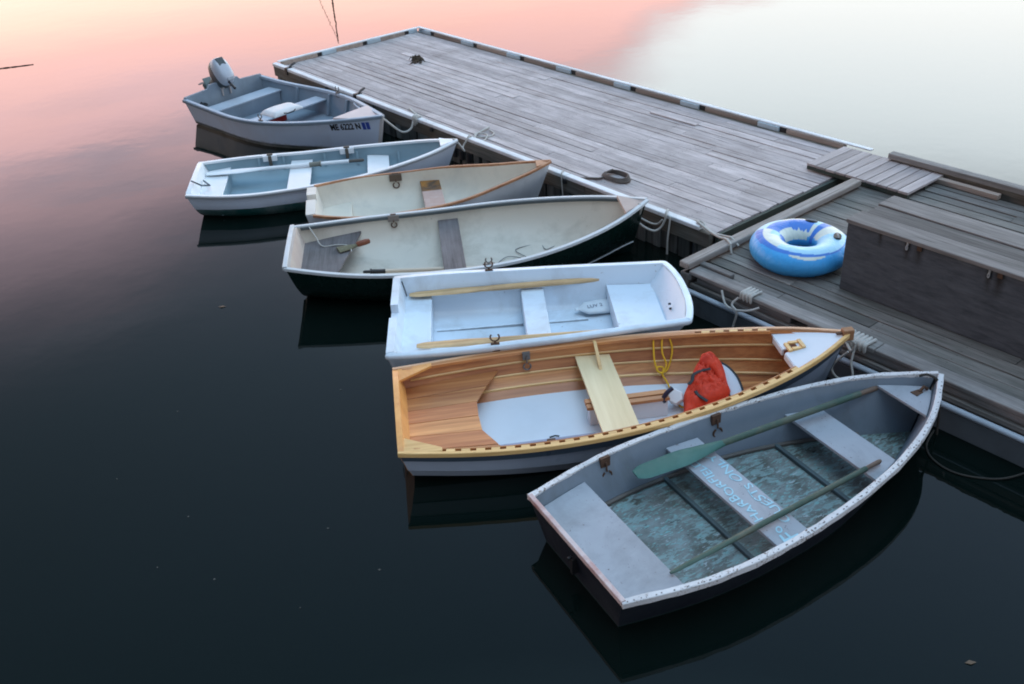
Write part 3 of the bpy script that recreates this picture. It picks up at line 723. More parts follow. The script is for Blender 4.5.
v_ = objvec(nt, (2.5, 30, 1)); f_ = ramp(nt, noise(nt, v_, 1.4, 5), [(.35, (.33, .37, .41)), (.7, (.10, .11, .12))]); nt.links.new(f_, b.inputs['Base Color']); b.inputs['Roughness'].default_value = .9
mb = MB()
for (xa, xb) in ((.36, 1.125), (1.345, 1.86)):
    n_ = 24; up_, lo_ = [], []
    for k in range(n_+1):
        x = lerp(xa, xb, k/n_); g = .006+.016*(k/n_)**2+.006*random.random()
        up_.append((x, .235+g, .0245)); lo_.append((x, .235-g*.6, .0245))
    mb.grid([up_, lo_])
mb.build('dirt_streak', m, b5.o, smooth=False)
rowlock(b5.o, .86, -h5.B(.35)+.02, h5.Z(.35)+.014, -1, drop=False, mat=MT['rust'])
rowlock(b5.o, .86, h5.B(.35)-.02, h5.Z(.35)+.014, 1, drop=False, mat=MT['rust'])
mb = MB()
for dy in (-.02, .02): mb.tube([(2.345, -.11+dy, .30+dy*.6), (2.365, -.11+dy, .30+dy*.6)], .010, 8)
mb.build('painter_eye', MT['black'], b5.o)
mb = MB(); mb.add(on_hull(h5, -1, .38, .27, [(0, 0, 0), (.11, 0, 0), (.11, .022, 0), (0, .022, 0)]), [(0, 1, 2, 3)]); mb.build('maker_plate', paint('violet_plate', (.13, .10, .30), .5, .1), b5.o, smooth=False)
oar(b5.w(.13, .545, .245), b5.w(1.96, .535, .266), 'bare wooden oar lying along the far side of the white plastic pram', MT['oar_pale'], MT['oar_pale'], MT['oar_pale'], .75, .058, .027, grip_len=.12)
oar(b5.w(.22, -.375, .262), b5.w(2.0, -.40, .266), 'bare wooden oar lying along the near side of the white plastic pram', MT['oar_pale'], MT['oar_pale'], MT['oar_pale'], .7, .058, .027, grip_len=.12)
jg = thing('cut_bailer', 'white jug bailer with scrawled writing on the floor of the white pram', 'bailer', b5.w(1.70, .36, .040), b5.a+.12); jg.scale = (1.1, 1.15, .55)
jp = paint('jug_plastic', (.62, .68, .72), .4, .05, stain=(.45, .5, .52), stain_amt=.4)
mb = MB(); rings = []
for (x, hw, ht) in ((-.06, .02, .03), (-.03, .055, .07), (.0, .085, .10), (.12, .10, .115), (.20, .105, .12)):
    rings.append([(x, hw*math.cos(q)*1., max(.0, .06+ht*.6*math.sin(q))) for q in [PI*k/10-.35+k*.07 for k in range(11)]])
mb.grid(rings); jo = mb.build('scoop', jp, jg, angle=60); sm = jo.modifiers.new('wall', 'SOLIDIFY'); sm.thickness = .006
v, f = text_verts('LUV 2', .055)
mb = MB(); mb.add([(x*.9+.0, y-.05, .135-.0) for x, y, z in v], f)
for i, p in enumerate(mb.v):
    pass
sc_lab = mb.build('scrawl', paint('pen_ink', (.06, .07, .12), .6, .1), jg, smooth=False)
for vv in sc_lab.data.vertices:
    x, y = vv.co.x, vv.co.y-.0
    hw = np.interp(x, [-.06, -.03, 0, .12, .20], [.02, .055, .085, .10, .105]); ht = np.interp(x, [-.06, -.03, 0, .12, .20], [.03, .07, .10, .115, .12])
    vv.co.z = .06+ht*.6*math.sqrt(max(.02, 1-min(1, abs(y)/hw)**2))+.008
mb = MB(); mb.tube([(-.09, 0, .06), (-.05, 0, .06)], .02, 10); mb.build('spout', jp, jg)

# ================================================================== BOAT 6: varnished wooden boat
wa = wood('cedar_strake', (.34, .115, .035), (.66, .31, .115), 0, .38, 34, .12, .25, spec=.5)
wb = wood('cedar_strake_red', (.29, .082, .027), (.57, .235, .085), 0, .38, 34, .12, .25, spec=.5)
pale = wood('pale_spruce', (.56, .32, .11), (.78, .52, .22), 0, .4, 40, .1, .1, spec=.5)
ply = wood('pale_plywood', (.62, .48, .26), (.80, .66, .42), 1, .45, 26, .06, 0, spec=.45)
orange = wood('honey_transom', (.60, .24, .06), (.80, .40, .12), 2, .38, 22, .08, 0, spec=.5)
orange_rail = wood('orange_pink_rail', (.50, .25, .12), (.74, .46, .28), 0, .4, 40, .1, .1, spec=.5)
white6 = paint('white_floor_paint', (.66, .71, .77), .4, .03, stain=(.52, .56, .6), stain_amt=.4, scale=3)
hull6 = paint('slate_hull_paint', (.40, .46, .55), .35, .06, scale=3, stain=(.28, .32, .38), stain_amt=.4)
hull6d = paint('dark_slate_sheer', (.06, .085, .115), .35, .08, scale=3)
b6 = Boat(-.879, 5.823, .106, 'wooden_rowing_boat', 'varnished wooden boat with slatted stern sheets, white foredeck and a grey hull')
S6o = [(1., 1.), (1., .79), (.975, .78), (.95, .50), (.925, .49), (.84, .24), (.81, .23), (.56, .08), (0., 0.)]
S6i = [(1., 1.), (.965, .70), (.905, .40), (.79, .15), (.65, 0.), (0., 0.)]
h6 = Hull(3.406, [.527, .62, .63, .552, .371, .191, .015], (.334, .331, .505), (-.03, -.10, -.05), poly_sec(S6o, 1, .25), poly_sec(S6i, 1, .1), .18, .10, .016, .02, .06)
mb = MB(); rows = h6.surf(); n_ = len(rows[0])
for j in range(n_-1):
    k = min(j, n_-2-j); mb.grid([[r_[j], r_[j+1]] for r_ in rows], 1 if k == 0 else 0)
mb.build('hull', [hull6, hull6d], b6.o, angle=20)
inner_hull(h6, [wa, wb, white6], b6.o, .012, mi_fn=lambda k, j: (0, 1, 0, 1, 2)[min(k, 4)])
transom(h6, orange, b6.o, .04, [(.9, .022), (.5, .032), (0, .035), (-.5, .032), (-.9, .022)], out=.002)
for sd in (-1, 1):
    og = 1 if sd < 0 else -1
    mb = MB(); sweep(mb, h6.rim(sd), rect(.008, .022, .012, .022), og, clamp=sd); mb.build('outwale', pale if sd < 0 else orange_rail, b6.o)
    mb = MB(); sweep(mb, h6.rim(sd, .03, .86), rect(.046, -.034, .010, .016, .003), og, clamp=sd); mb.build('inwale', wa, b6.o)
    r_ = .035
    if sd > 0:
        mb = MB(); sweep(mb, h6.rim(sd, .02, .70), rect(.0335, -.0005, .010, .016, .002), og, clamp=sd); mb.build('inwale_filler', wa, b6.o); r_ = .715
    while r_ < .85:
        mb = MB(); sweep(mb, h6.rim(sd, r_, min(r_+.0175, .86)), rect(.0335, -.0005, .010, .016, .002), og, clamp=sd); r_ += .0300
        mb.build('spacer_block', pale, b6.o)
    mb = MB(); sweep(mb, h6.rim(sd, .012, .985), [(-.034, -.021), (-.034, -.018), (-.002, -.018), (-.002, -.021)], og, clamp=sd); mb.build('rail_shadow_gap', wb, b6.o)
    for (jj) in (1, 2, 3):      # light laps between the strakes
        mb = MB(); pts = []
        for t in np.linspace(.03, .90, 30):
            q = h6.section(float(t), True)[jj]; pts.append((q[0], sd*(q[1]-.005), q[2]))
        mb.tube(pts, .0085 if jj < 3 else .011, 6, flat=1.2); mb.build('strake_lap', pale, b6.o)
    kn = MB(); ya = h6.B(.03)-.012      # stern knee
    kn.prism([(.035, sd*(ya)), (.035, sd*(ya-.17)), (.30, sd*(h6.B(.09)-.05)), (.30, sd*(h6.B(.09)-.008))], h6.Z(.03)-.016, h6.Z(.03)+.008); kn.build('quarter_knee', pale if sd < 0 else orange, b6.o, bevel=.004)
# slatted stern sheets, cut to a U
def inside(x):      # rear edge x -> U shape: width of the opening
    return None
zst = .185; mb = MB(); hw0 = h6.half(.05, zst); nsl = 6
for k in range(nsl):
    ya0 = lerp(-h6.half(.045, zst)+.003, h6.half(.045, zst)-.003, k/nsl); yb0 = lerp(-h6.half(.045, zst)+.003, h6.half(.045, zst)-.003, (k+1)/nsl)
    def fan(x, y0): return y0*h6.half(x, zst)/h6.half(.045, zst)
    def xend(y): a = min(abs(y)/.5, 1); return .60+.02*a+.20*max(0, (a-.45)/.55)**1.3
    ya1, yb1 = fan(.6, ya0), fan(.6, yb0)
    low, hig = [], []
    xA, xB = xend(ya1), xend(yb1)
    for q in range(7):
        x = lerp(.045, xA, q/6); low.append((x, max(fan(x, ya0)+.0025, -h6.half(x, zst)+.003)))
        x = lerp(.045, xB, q/6); hig.append((x, min(fan(x, yb0)-.0025, h6.half(x, zst)-.003)))
    mb.prism(low+hig[::-1], zst-.014, zst+.001*(k % 2), mi=k % 2, rnd=[.15, .75, 1., .9, .3, .1][k])
mb.build('stern_sheets', [wa, wb], b6.o, bevel=.002)
plank(h6, ply, b6.o, 1.44, 1.715, .225, .02)
mb = MB(); yv = .36; mb.loft([[(x-.012, y-.03, z), (x+.012, y-.03, z), (x+.012, y+.012, z), (x-.012, y+.012, z)] for x, y, z in ((1.60, .37, .226), (1.60, .46, .28), (1.60, h6.half(1.6, .33)-.02, .345))]); mb.build('thwart_knee', pale, b6.o)
mb = MB(); mb.box(1.42, 2.02, -.085, .01, .021, .165); mb.build('centre_case', white6, b6.o, bevel=.003)
mb = MB(); mb.box(1.40, 2.03, -.095, -.045, .166, .192); mb.box(1.40, 2.03, -.035, .02, .166, .196); mb.build('case_cap', wa, b6.o, bevel=.004)
mb = MB(); mb.box(.70, 1.44, -.215, -.195, .02, .036); mb.build('floor_batten', paint('violet_grey_batten', (.35, .36, .46), .5, .1), b6.o)
mb = MB(); mb.tube([(1.10, -.17, .028), (1.14, -.175, .04), (1.17, -.17, .028)], .006, 6); mb.tube([(1.12, -.26, .03), (1.12, -.26, .055)], .012, 8); mb.build('floor_eye', MT['black'], b6.o)
# foredeck with notch
zd = .452
hwA = h6.half(2.93, zd-.02)+.012
mb = MB(); out_ = [(x, -h6.half(x, zd-.02)-.010) for x in np.linspace(2.93, 3.38, 8)]; inn_ = [(x, h6.half(x, zd-.02)+.010) for x in np.linspace(3.38, 2.93, 8)]
tri_ = [(a, y) for a, y in out_]+[(a, y) for a, y in inn_]+[(2.93, .03), (2.965, .03), (2.965, -.02), (2.93, -.02)]
nP = len(tri_); zt_ = lambda x: lerp(.413, .50, (x-2.93)/.45)
mb.add([(x, y, zt_(x)-.014) for x, y in tri_]+[(x, y, zt_(x)) for x, y in tri_], [tuple(range(nP)), tuple(range(2*nP-1, nP-1, -1))]+[(i, (i+1) % nP, nP+(i+1) % nP, nP+i) for i in range(nP)])
mb.build('foredeck', white6, b6.o)
mb = MB(); mb.box(2.925, 2.94, -.215, -.02, .36, .405); mb.box(2.925, 2.94, .03, .22, .36, .405); mb.build('deck_beam', white6, b6.o)
mb = MB()
for (xa, xb, ya, yb) in ((2.955, 2.985, -.03, .085), (3.055, 3.085, -.03, .085), (2.985, 3.055, -.03, .0), (2.985, 3.055, .055, .085)):
    zz = zt_((xa+xb)/2); mb.box(xa, xb, ya, yb, zz-.004, zz+.016)
mb.build('mast_step_frame', pale, b6.o, bevel=.003)
mb = MB(); mb.box(2.985, 3.055, .0, .055, zt_(3.02)-.01, zt_(3.02)+.003); mb.build('mast_hole', paint('dark_brown_hole', (.14, .045, .02), .7, .1), b6.o)
stem_bar(h6, hull6d, b6.o, .02, out=.01)
mb = MB(); mb.box(3.37, 3.455, -.030, .030, .455, .545); mb.build('stem_head', wood('brown_stem_block', (.22, .10, .05), (.42, .22, .11), 2, .5, 30, .2), b6.o, bevel=.006)
mb = MB(); mb.box(3.325, 3.40, -.012, .012, .508, .522); mb.build('stem_strap', MT['rust'], b6.o)
mb = MB(); mb.box(-.0045, -.0015, -.03, .03, .215, .285); mb.box(.0405, .0435, .0, .05, .25, .31); mb.build('sculling_hole', paint('dark_notch', (.12, .045, .02), .7, .1), b6.o)
for xx in (1.05,): 
    for sd in (1, -1): rowlock(b6.o, xx, sd*(h6.B(xx/h6.L)-.06), h6.Z(xx/h6.L)-.005, sd, mat=MT['metal'] if sd > 0 else MT['rust'], size=.85)
# planked forward compartment sole (radiating boards)
mb = MB()
for k in range(5):
    y0, y1 = -.24+.096*k, -.24+.096*(k+1)
    mb.prism([(2.50, y0+.002), (2.50, y1-.002), (3.10, y1*.25-.001), (3.10, y0*.25+.001)], .088, .104+.001*(k % 2), mi=k % 2)
mb.build('fore_sole', [wb, wa], b6.o)
# red buoyancy vest: a folded, lumpy pad leaning up against the far planking
lj = thing('life_jacket', 'crumpled red life jacket leaning in the front of the varnished wooden boat', 'life jacket', (b6.x, b6.y, 0), b6.a)
out6 = [(2.36, .245), (2.42, .265), (2.50, .24), (2.525, .16), (2.52, .047), (2.502, -.09), (2.40, -.135), (2.268, -.153), (2.12, -.19), (2.135, -.11), (2.16, -.02), (2.225, .075), (2.30, .185)]
import mathutils
from mathutils import noise as mnoise
def pip(p, poly):
    c = False; j = len(poly)-1
    for i in range(len(poly)):
        (xi, yi), (xj, yj) = poly[i], poly[j]
        if (yi > p[1]) != (yj > p[1]) and p[0] < (xj-xi)*(p[1]-yi)/(yj-yi)+xi: c = not c
        j = i
    return c
def edist(p, poly):
    d = 9.
    for i in range(len(poly)):
        a = Vector(poly[i]); b_ = Vector(poly[(i+1) % len(poly)]); q = Vector(p); ab = b_-a
        t = max(0, min(1, (q-a).dot(ab)/ab.length_squared)); d = min(d, (q-a-ab*t).length)
    return d
def pad(poly, z_fn, thick, step, seed, wr=.02):
    sm_ = [tuple(p)[:2] for p in spline([(x, y, 0) for x, y in poly]+[(poly[0][0], poly[0][1], 0)], 7)][:-1]
    n0 = len(sm_); ctr = (sum(p[0] for p in sm_)/n0, sum(p[1] for p in sm_)/n0)
    mb = MB(); K = 16; top_, bot_ = [], []
    for k in range(K+1):
        s_ = 1-k/K; rt, rb_ = [], []
        for p in sm_:
            x, y = ctr[0]+(p[0]-ctr[0])*s_, ctr[1]+(p[1]-ctr[1])*s_
            d = min(edist((x, y), sm_)/.07, 1.); nz = mnoise.fractal(Vector((x*11+seed, y*11, seed)), 1., 2., 4)
            fz_ = mnoise.noise(Vector((x*26+seed, y*18, 2*seed))); hgt = thick*math.sqrt(max(0, 1-(1-d)**2))+wr*nz*d+wr*.8*abs(math.sin(14*(x*.6+y)+seed+3*fz_))*d-wr*.9*max(0., 1-abs(fz_)*7)*d
            rt.append((x, y, z_fn(x, y)+hgt)); rb_.append((x, y, z_fn(x, y)-.012))
        top_.append(rt); bot_.append(rb_)
    mb.grid(top_, wrap=True); mb.grid(bot_, wrap=True); mb.grid([top_[0], bot_[0]], wrap=True)
    return mb
redm = paint('red_vest_fabric', (.64, .050, .018), .7, .15, scale=12, stain=(.30, .012, .01), stain_amt=.6, bump=.5)
zpl = lambda x, y: max(.085, .085+.42*(y+.2)-.02)
pad(out6, zpl, .055, .02, 3., .030).build('vest_body', redm, lj, angle=80)
fold = [(2.37, .25), (2.46, .26), (2.495, .15), (2.49, .03), (2.45, .0), (2.43, .10), (2.40, .15), (2.34, .19)]
pad(fold, lambda x, y: zpl(x, y)+.048, .04, .02, 8., .02).build('vest_collar', redm, lj, angle=80)
fold2 = [(2.29, -.0), (2.39, .01), (2.49, -.02), (2.495, -.085), (2.38, -.12), (2.27, -.12)]
pad(fold2, lambda x, y: zpl(x, y)+.045, .042, .02, 5., .02).build('vest_panel', redm, lj, angle=80)
for pts_ in ([(2.20, .0), (2.235, .03), (2.26, .075), (2.33, .10), (2.40, .105)], [(2.235, -.06), (2.25, -.10), (2.30, -.155)]):
    mb = MB(); mb.tube(spline([(x, y, zpl(x, y)+.075) for x, y in pts_], 6), .014, 8, flat=.4); mb.build('vest_strap', MT['black'], lj)
bc = thing('seat_cushion', 'pale grey boat cushion with dark piping standing behind the red life jacket', 'cushion', (b6.x, b6.y, 0), b6.a)
outc = [(2.475, .235), (2.555, .16), (2.60, .06), (2.605, -.06), (2.575, -.12), (2.50, -.12), (2.49, .05)]
zc = lambda x, y: .075+.40*(y+.2)
pad(outc, zc, .03, .02, 2., .002).build('cushion_pad', paint('pale_grey_vinyl', (.55, .58, .64), .5, .04), bc, angle=80)
mb = MB(); mb.tube([(p.x, p.y, zc(p.x, p.y)+.012) for p in spline([(x, y, 0) for x, y in outc]+[(*outc[0], 0)], 6)], .010, 6); mb.build('piping', MT['black'], bc)
axj = Vector((-.25, -.66, .70)).normalized()
jb = thing('jug_bailer', 'white six sided jug with a dark cap beside the red life jacket', 'jug', b6.w(2.09, -.03, .15), 0)
hx = [(.062*math.cos(PI/3*k+.3), .062*math.sin(PI/3*k+.3)) for k in range(6)]
Mx = (-axj).to_track_quat('Z', 'Y').to_matrix().to_4x4()
mb = MB(); mb.loft([[(x*.5, y*.5, .11) for x, y in hx], [(x, y, .075) for x, y in hx], [(x, y, .0) for x, y in hx], [(x*.93, y*.93, -.012) for x, y in hx]], M=Mx)
mb.build('jug_body', paint('white_jug_plastic', (.70, .72, .74), .4, .03), jb, bevel=.006)
mb = MB(); mb.tube([(0, 0, .105), (0, 0, .125)], .026, 12, M=Mx); mb.build('jug_cap', MT['black'], jb); mb = MB(); mb.tube(spline([(-.03, -.03, .10), (-.075, -.05, .07), (-.10, -.06, .03), (-.09, -.055, -.0)], 4), .018, 8); mb.build('jug_handle', paint('navy_handle', (.015, .015, .04), .4, .1), jb)
# yellow bailer line hung over the far rail
yh = h6.half(2.15, .30)
pts = [(2.07, .53, .352), (2.06, .50, .30), (2.05, .42, .19), (2.07, .37, .12), (2.12, .37, .11), (2.16, .40, .135), (2.20, .45, .24), (2.19, .495, .33), (2.165, .515, .355), (2.13, .50, .33), (2.12, .45, .24), (2.14, .40, .16), (2.10, .36, .11), (2.06, .37, .13), (2.07, .39, .15), (2.11, .385, .14), (2.10, .35, .095), (2.12, .31, .06), (2.13, .22, .035), (2.13, .10, .032), (2.14, .0, .035), (2.15, -.06, .06)]
def hang(p): x, y, z = p; return b6.w(x, min(y, h6.half(x, min(z, .32))-.012) if z < .34 else y, z)
rope_thing([hang(p) for p in pts], 'bright yellow line hung in loops inside the varnished wooden boat', 'rope_yellow', .0075, name='yellow_line')

# ================================================================== BOAT 7: worn harbour tender
navy = paint('navy_hull_paint', (.010, .013, .022), .5, .3, scale=4, stain=(.02, .03, .035), stain_amt=.6, line=(.012, (.02, .045, .045)))
grey7 = paint('blue_grey_interior', (.165, .205, .25), .6, .1, stain=(.10, .12, .13), stain_amt=.85, scale=5, chips=(.13, .22, .23), chip_amt=.0)  # interior grey set darker to carry the shade of the near wharf
seat7 = paint('lavender_grey_seat_paint', (.33, .355, .395), .6, .07, stain=(.20, .215, .23), stain_amt=.8, scale=6, chips=(.11, .07, .06), chip_amt=.035)
rim7 = paint('worn_white_gunwale', (.62, .62, .63), .7, .12, stain=(.42, .42, .43), stain_amt=.6, scale=9, chips=(.15, .10, .08), chip_amt=.11)
m, nt, b = new_mat('peeling_teal_floor')
v_ = objvec(nt, (.40, 1.15, 1))
n1 = noise(nt, v_, 22, 6, .7, .6); n2 = noise(nt, objvec(nt), 3.2, 6, .65); n3 = noise(nt, v_, 48, 4, .6, .4); n4 = noise(nt, v_, 30, 3, .6)
c_ = mixc(nt, ramp(nt, n2, [(.35, 0.), (.62, 1.)]), (.22, .25, .25), (.07, .075, .062))
c_ = mixc(nt, ramp(nt, n1, [(.50, 0.), (.56, 1.)]), c_, (.20, .29, .29))
c_ = mixc(nt, math_(nt, 'MULTIPLY', ramp(nt, n3, [(.58, 0.), (.62, 1.)]), ramp(nt, n2, [(.40, 1.), (.6, .35)])), c_, (.17, .40, .395))
c_ = mixc(nt, ramp(nt, n4, [(.64, 0.), (.67, .8)]), c_, (.36, .42, .44))
c_ = mixc(nt, ramp(nt, n4, [(.30, .85), (.36, 0.)]), c_, (.02, .02, .018))
nt.links.new(c_, b.inputs['Base Color']); b.inputs['Roughness'].default_value = .55; set_bump(nt, b, n1, .6, .006)
floor7 = m
b7 = Boat(.279, 4.304, .46, 'harbour_tender', 'worn navy hulled dinghy with peeling teal floor and lettering painted on its middle thwart')
h7 = Hull(3.035, [.524, .639, .636, .56, .392, .202, .012], (.32, .329, .451), (-.06, -.10, -.06), chine_sec(.80, .50, .16, .22), chine_sec(.80, .42, 0., 0.), .20, .06, .018, .02)
outer_hull(h7, navy, b7.o)
inner_hull(h7, [grey7, floor7], b7.o, .012, mi_fn=lambda k, j: 0 if k < 4 else 1)
transom(h7, [navy], b7.o, .02, [(.9, .004), (-.9, .004)])
mb = MB(); hw = h7.B(0); a_ = h7.section(0, True)
mb.add([(p[0]+.0225, -p[1], p[2]) for p in a_]+[(p[0]+.0225, p[1], p[2]) for p in reversed(a_[:-1])], [tuple(range(len(a_)*2-1))]); mb.build('transom_lining', grey7, b7.o, smooth=False)
mb = MB(); sweep(mb, [(.010, y_, h7.Z(0)+.004) for y_ in np.linspace(-.53, .53, 15)], rect(.016, .016, .012, .022), -1)
mb.build('transom_cap', paint('pinkish_worn_cap', (.55, .46, .45), .7, .15, stain=(.35, .12, .10), stain_amt=.8, scale=14, chips=(.7, .7, .7), chip_amt=.02), b7.o)
from mathutils import noise as mnoise
for side in (-1, 1):
    mb = MB(); sweep(mb, h7.rim(side), rect(.020, .020, .010, .030), 1 if side < 0 else -1, clamp=side)
    for p in mb.v:          # battered edge
        k_ = mnoise.noise(p*23.)*.006+mnoise.noise(p*60.)*.003; p.z += k_
        if abs(p.y) > .03: p.y += mnoise.noise(p*31.+Vector((9, 0, 0)))*.005
    mb.build('gunwale', rim7, b7.o)
for sd in (-1,):          # tack heads along the canvas rim
    mb = MB(); P_ = h7.rim(sd, .01, .985); acc = 0.
    for (p, q) in zip(P_[:-1], P_[1:]):
        p, q = Vector(p), Vector(q); d = (q-p).length; tn = (q-p).normalized(); nn = Vector((tn.y, -tn.x, 0))*(1 if sd < 0 else -1)
        while acc < d:
            c = p+tn*acc+nn*.008+Vector((0, 0, .0105)); q_ = random.uniform(-.004, .004); w_ = random.uniform(.002, .007); mb.box(c.x-w_, c.x+w_, c.y-.003+q_, c.y+.003+q_, c.z-.002, c.z+.002); acc += random.uniform(.028, .085)
        acc -= d
    mb.build('tack_heads', paint('dark_tacks', (.16, .14, .14), .7, .3), b7.o, smooth=False)
plank(h7, seat7, b7.o, .03, .43, .235, .022, 'stern_seat')
th7 = plank(h7, seat7, b7.o, 1.10, 1.355, .222, .024)
plank(h7, seat7, b7.o, 2.03, 2.29, .232, .024)
plank(h7, seat7, b7.o, 2.68, 2.94, .365, .022, 'bow_seat')
for xx in (1.04, 1.92):     # floor ribs
    mb = MB(); hw = h7.half(xx, .03)-.01; mb.box(xx-.016, xx+.016, -hw, hw, .021, .050); mb.build('floor_rib', paint('dark_teal_rib', (.07, .10, .11), .6, .2, stain=(.03, .035, .035)), b7.o, bevel=.004)
for sd in (-1, 1):          # chine battens
    mb = MB(); pts = [(x, sd*(h7.half(x, .035)-.012), .034) for x in np.linspace(.45, 2.5, 22)]; mb.tube(pts, .017, 6); mb.build('chine_batten', paint('grimy_batten', (.12, .11, .10), .8, .3, stain=(.05, .05, .045)), b7.o)
for xx in (.62, 1.52):
    rowlock(b7.o, xx, h7.B(xx/h7.L)-.036, h7.Z(xx/h7.L)+.004, 1, mat=MT['rust'], size=1.05)
mb = MB(); mb.tube([(2.86, .0, .372), (2.89, -.005, .40), (2.92, -.01, .375)], .012, 8); mb.prism([(2.80, -.03), (2.80, .03), (2.87, .02), (2.87, -.02)], .366, .372); mb.build('bow_plate', MT['rust'], b7.o)
mb = MB(); mb.box(-.012, .03, -.014, .014, .10, .22); mb.tube([(-.005, .0, .235), (-.035, .0, .235)], .011, 8); mb.build('rudder_fitting', MT['black'], b7.o, bevel=.003)
mb = MB(); mb.loft([[(.3, -.012, -.07), (.3, .012, -.07), (.3, .012, -.05), (.3, -.012, -.05)], [(-.0, -.012, -.18), (-.0, .012, -.18), (-.0, .012, -.03), (-.0, -.012, -.03)]]); mb.build('skeg', navy, b7.o)
ink = paint('pale_blue_lettering', (.34, .58, .68), .6, .12, stain=(.3, .5, .56), stain_amt=.5, scale=30)
def letters(body, size, x0, y0, length, jit=.004):
    v, f = text_verts(body, size, weight=.008); m0 = min(p[0] for p in v); m1 = max(p[0] for p in v); k = length/(m1-m0); mb = MB()
    # reading direction runs to the far side (+y), tops of the letters point to the stern (-x)
    mb.add([(x0-w_*(1+.10*math.sin(31*u+size*90))+jit*2.2*math.sin(37*u+x0*40)+.10*(u-m0)*jit*math.sin(9*u), y0+(u-m0)*k, .2245) for u, w_, _ in v], f)
    return mb
def bold(mb):
    return mb
for mbx in (letters('F', .16, 1.265, -.553, .062), letters('o', .10, 1.225, -.478, .055), letters('HARBORFIELD', .088, 1.195, -.325, .69), letters('GUESTS ONLY', .088, 1.333, -.425, .78)):
    mbx.build('painted_lettering', ink, th7, smooth=False)
green_oar = paint('worn_green_oar_paint', (.030, .115, .095), .5, .15, stain=(.06, .16, .14), stain_amt=.5, scale=8)
green_sh = paint('worn_green_brown_shaft', (.045, .085, .065), .6, .2, stain=(.15, .13, .09), stain_amt=.8, scale=5)
grip7 = paint('bare_brown_grip', (.14, .095, .07), .7, .25)
oar(b7.w(.74, .42, .250), b7.w(2.70, .225, .335), 'green oar with its broad blade facing up in the worn navy dinghy', green_oar, green_sh, grip7, .68, .085, .024, grip_len=.16)
oar(b7.w(.40, -.435, .262), b7.w(2.17, -.325, .262), 'thin brown and green oar on the near side of the worn navy dinghy', green_sh, green_sh, grip7, .6, .020, .019, grip_len=.14)

# ================================================================== docks
DK = (1.912, 8.473); DA = math.radians(37.59)          # local x runs across the docks, local y runs away along them
def dw(p, d, z): c, s = math.cos(DA), math.sin(DA); return Vector((DK[0]+c*p-s*d, DK[1]+s*p+c*d, z))
def boards_y(mb, p0, p1, d0, d1, ztop, wdt, th=.035, gap=.009, lens=(2.0, 3.8), jag=.0):
    n = max(1, round((p1-p0)/wdt)); wd = (p1-p0)/n
    for i in range(n):
        a, b_ = p0+i*wd+gap/2, p0+(i+1)*wd-gap/2; d = d0+random.uniform(-jag, jag); e_end = d1+random.uniform(-jag, jag)
        first = True
        while d < e_end-.01:
            e = d+random.uniform(*lens)*(random.uniform(.3, 1) if first else 1); first = False
            if e > e_end-.7: e = e_end
            zz = ztop+random.uniform(-.004, .003); tw_ = random.uniform(-.004, .004)
            v = [(a, d+.002, zz-th), (b_, d+.002, zz-th), (a, e-.002, zz-th), (b_, e-.002, zz-th), (a, d+.002, zz+tw_), (b_, d+.002, zz-tw_), (a, e-.002, zz+tw_), (b_, e-.002, zz-tw_)]
            mb.add(v, [(0, 2, 3, 1), (4, 5, 7, 6), (0, 1, 5, 4), (2, 6, 7, 3), (0, 4, 6, 2), (1, 3, 7, 5)])
            d = e
d1o = thing('floating_dock', 'long pale grey planked floating dock with white painted edge rails', 'dock', (*DK, 0), DA, 'floating docks')
mb = MB(); boards_y(mb, .004, 2.61, -.13, 8.62, .345, .137, jag=.012); mb.build('deck', MT['dock_wood'], d1o, bevel=.003, seg=1)
mb = MB(); mb.box(2.13, 2.20, 2.0, 2.75, .3445, .362); mb.build('loose_board', MT['dock_wood'], d1o, bevel=.003)
# left edge: white cap, fascia and wet skirt boards
mb = MB(); d = .0; segs = [(0., 1.9), (1.9, 4.76), (4.83, 6.20), (6.28, 8.2), (8.25, 8.67)]
for a, b_ in segs: mb.box(-.082, .0, a+.004, b_-.004, .352+random.uniform(-.002, .002), .40+random.uniform(-.003, .003))
mb.build('edge_rail', MT['cap'], d1o, bevel=.008)
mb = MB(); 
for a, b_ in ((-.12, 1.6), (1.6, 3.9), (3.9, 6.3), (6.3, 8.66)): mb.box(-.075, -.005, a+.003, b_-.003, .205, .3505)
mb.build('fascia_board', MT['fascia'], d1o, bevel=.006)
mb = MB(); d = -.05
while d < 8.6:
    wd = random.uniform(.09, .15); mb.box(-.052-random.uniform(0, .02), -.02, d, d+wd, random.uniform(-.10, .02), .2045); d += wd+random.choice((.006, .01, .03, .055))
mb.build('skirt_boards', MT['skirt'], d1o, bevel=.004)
mb = MB(); mb.box(-.015, 2.58, -.05, 8.56, -.25, .3095); mb.build('float', MT['float_grey'], d1o)
mb = MB(); mb.box(.0, 2.60, -.17, -.134, .10, .335); mb.build('end_board', MT['green_beam'], d1o, bevel=.004)
mb = MB(); mb.box(2.585, 2.70, -.12, 8.6, .14, .3445); mb.box(.0, 2.70, 8.625, 8.665, .14, .3445); mb.build('outer_fascia', MT['fascia'], d1o, bevel=.006)
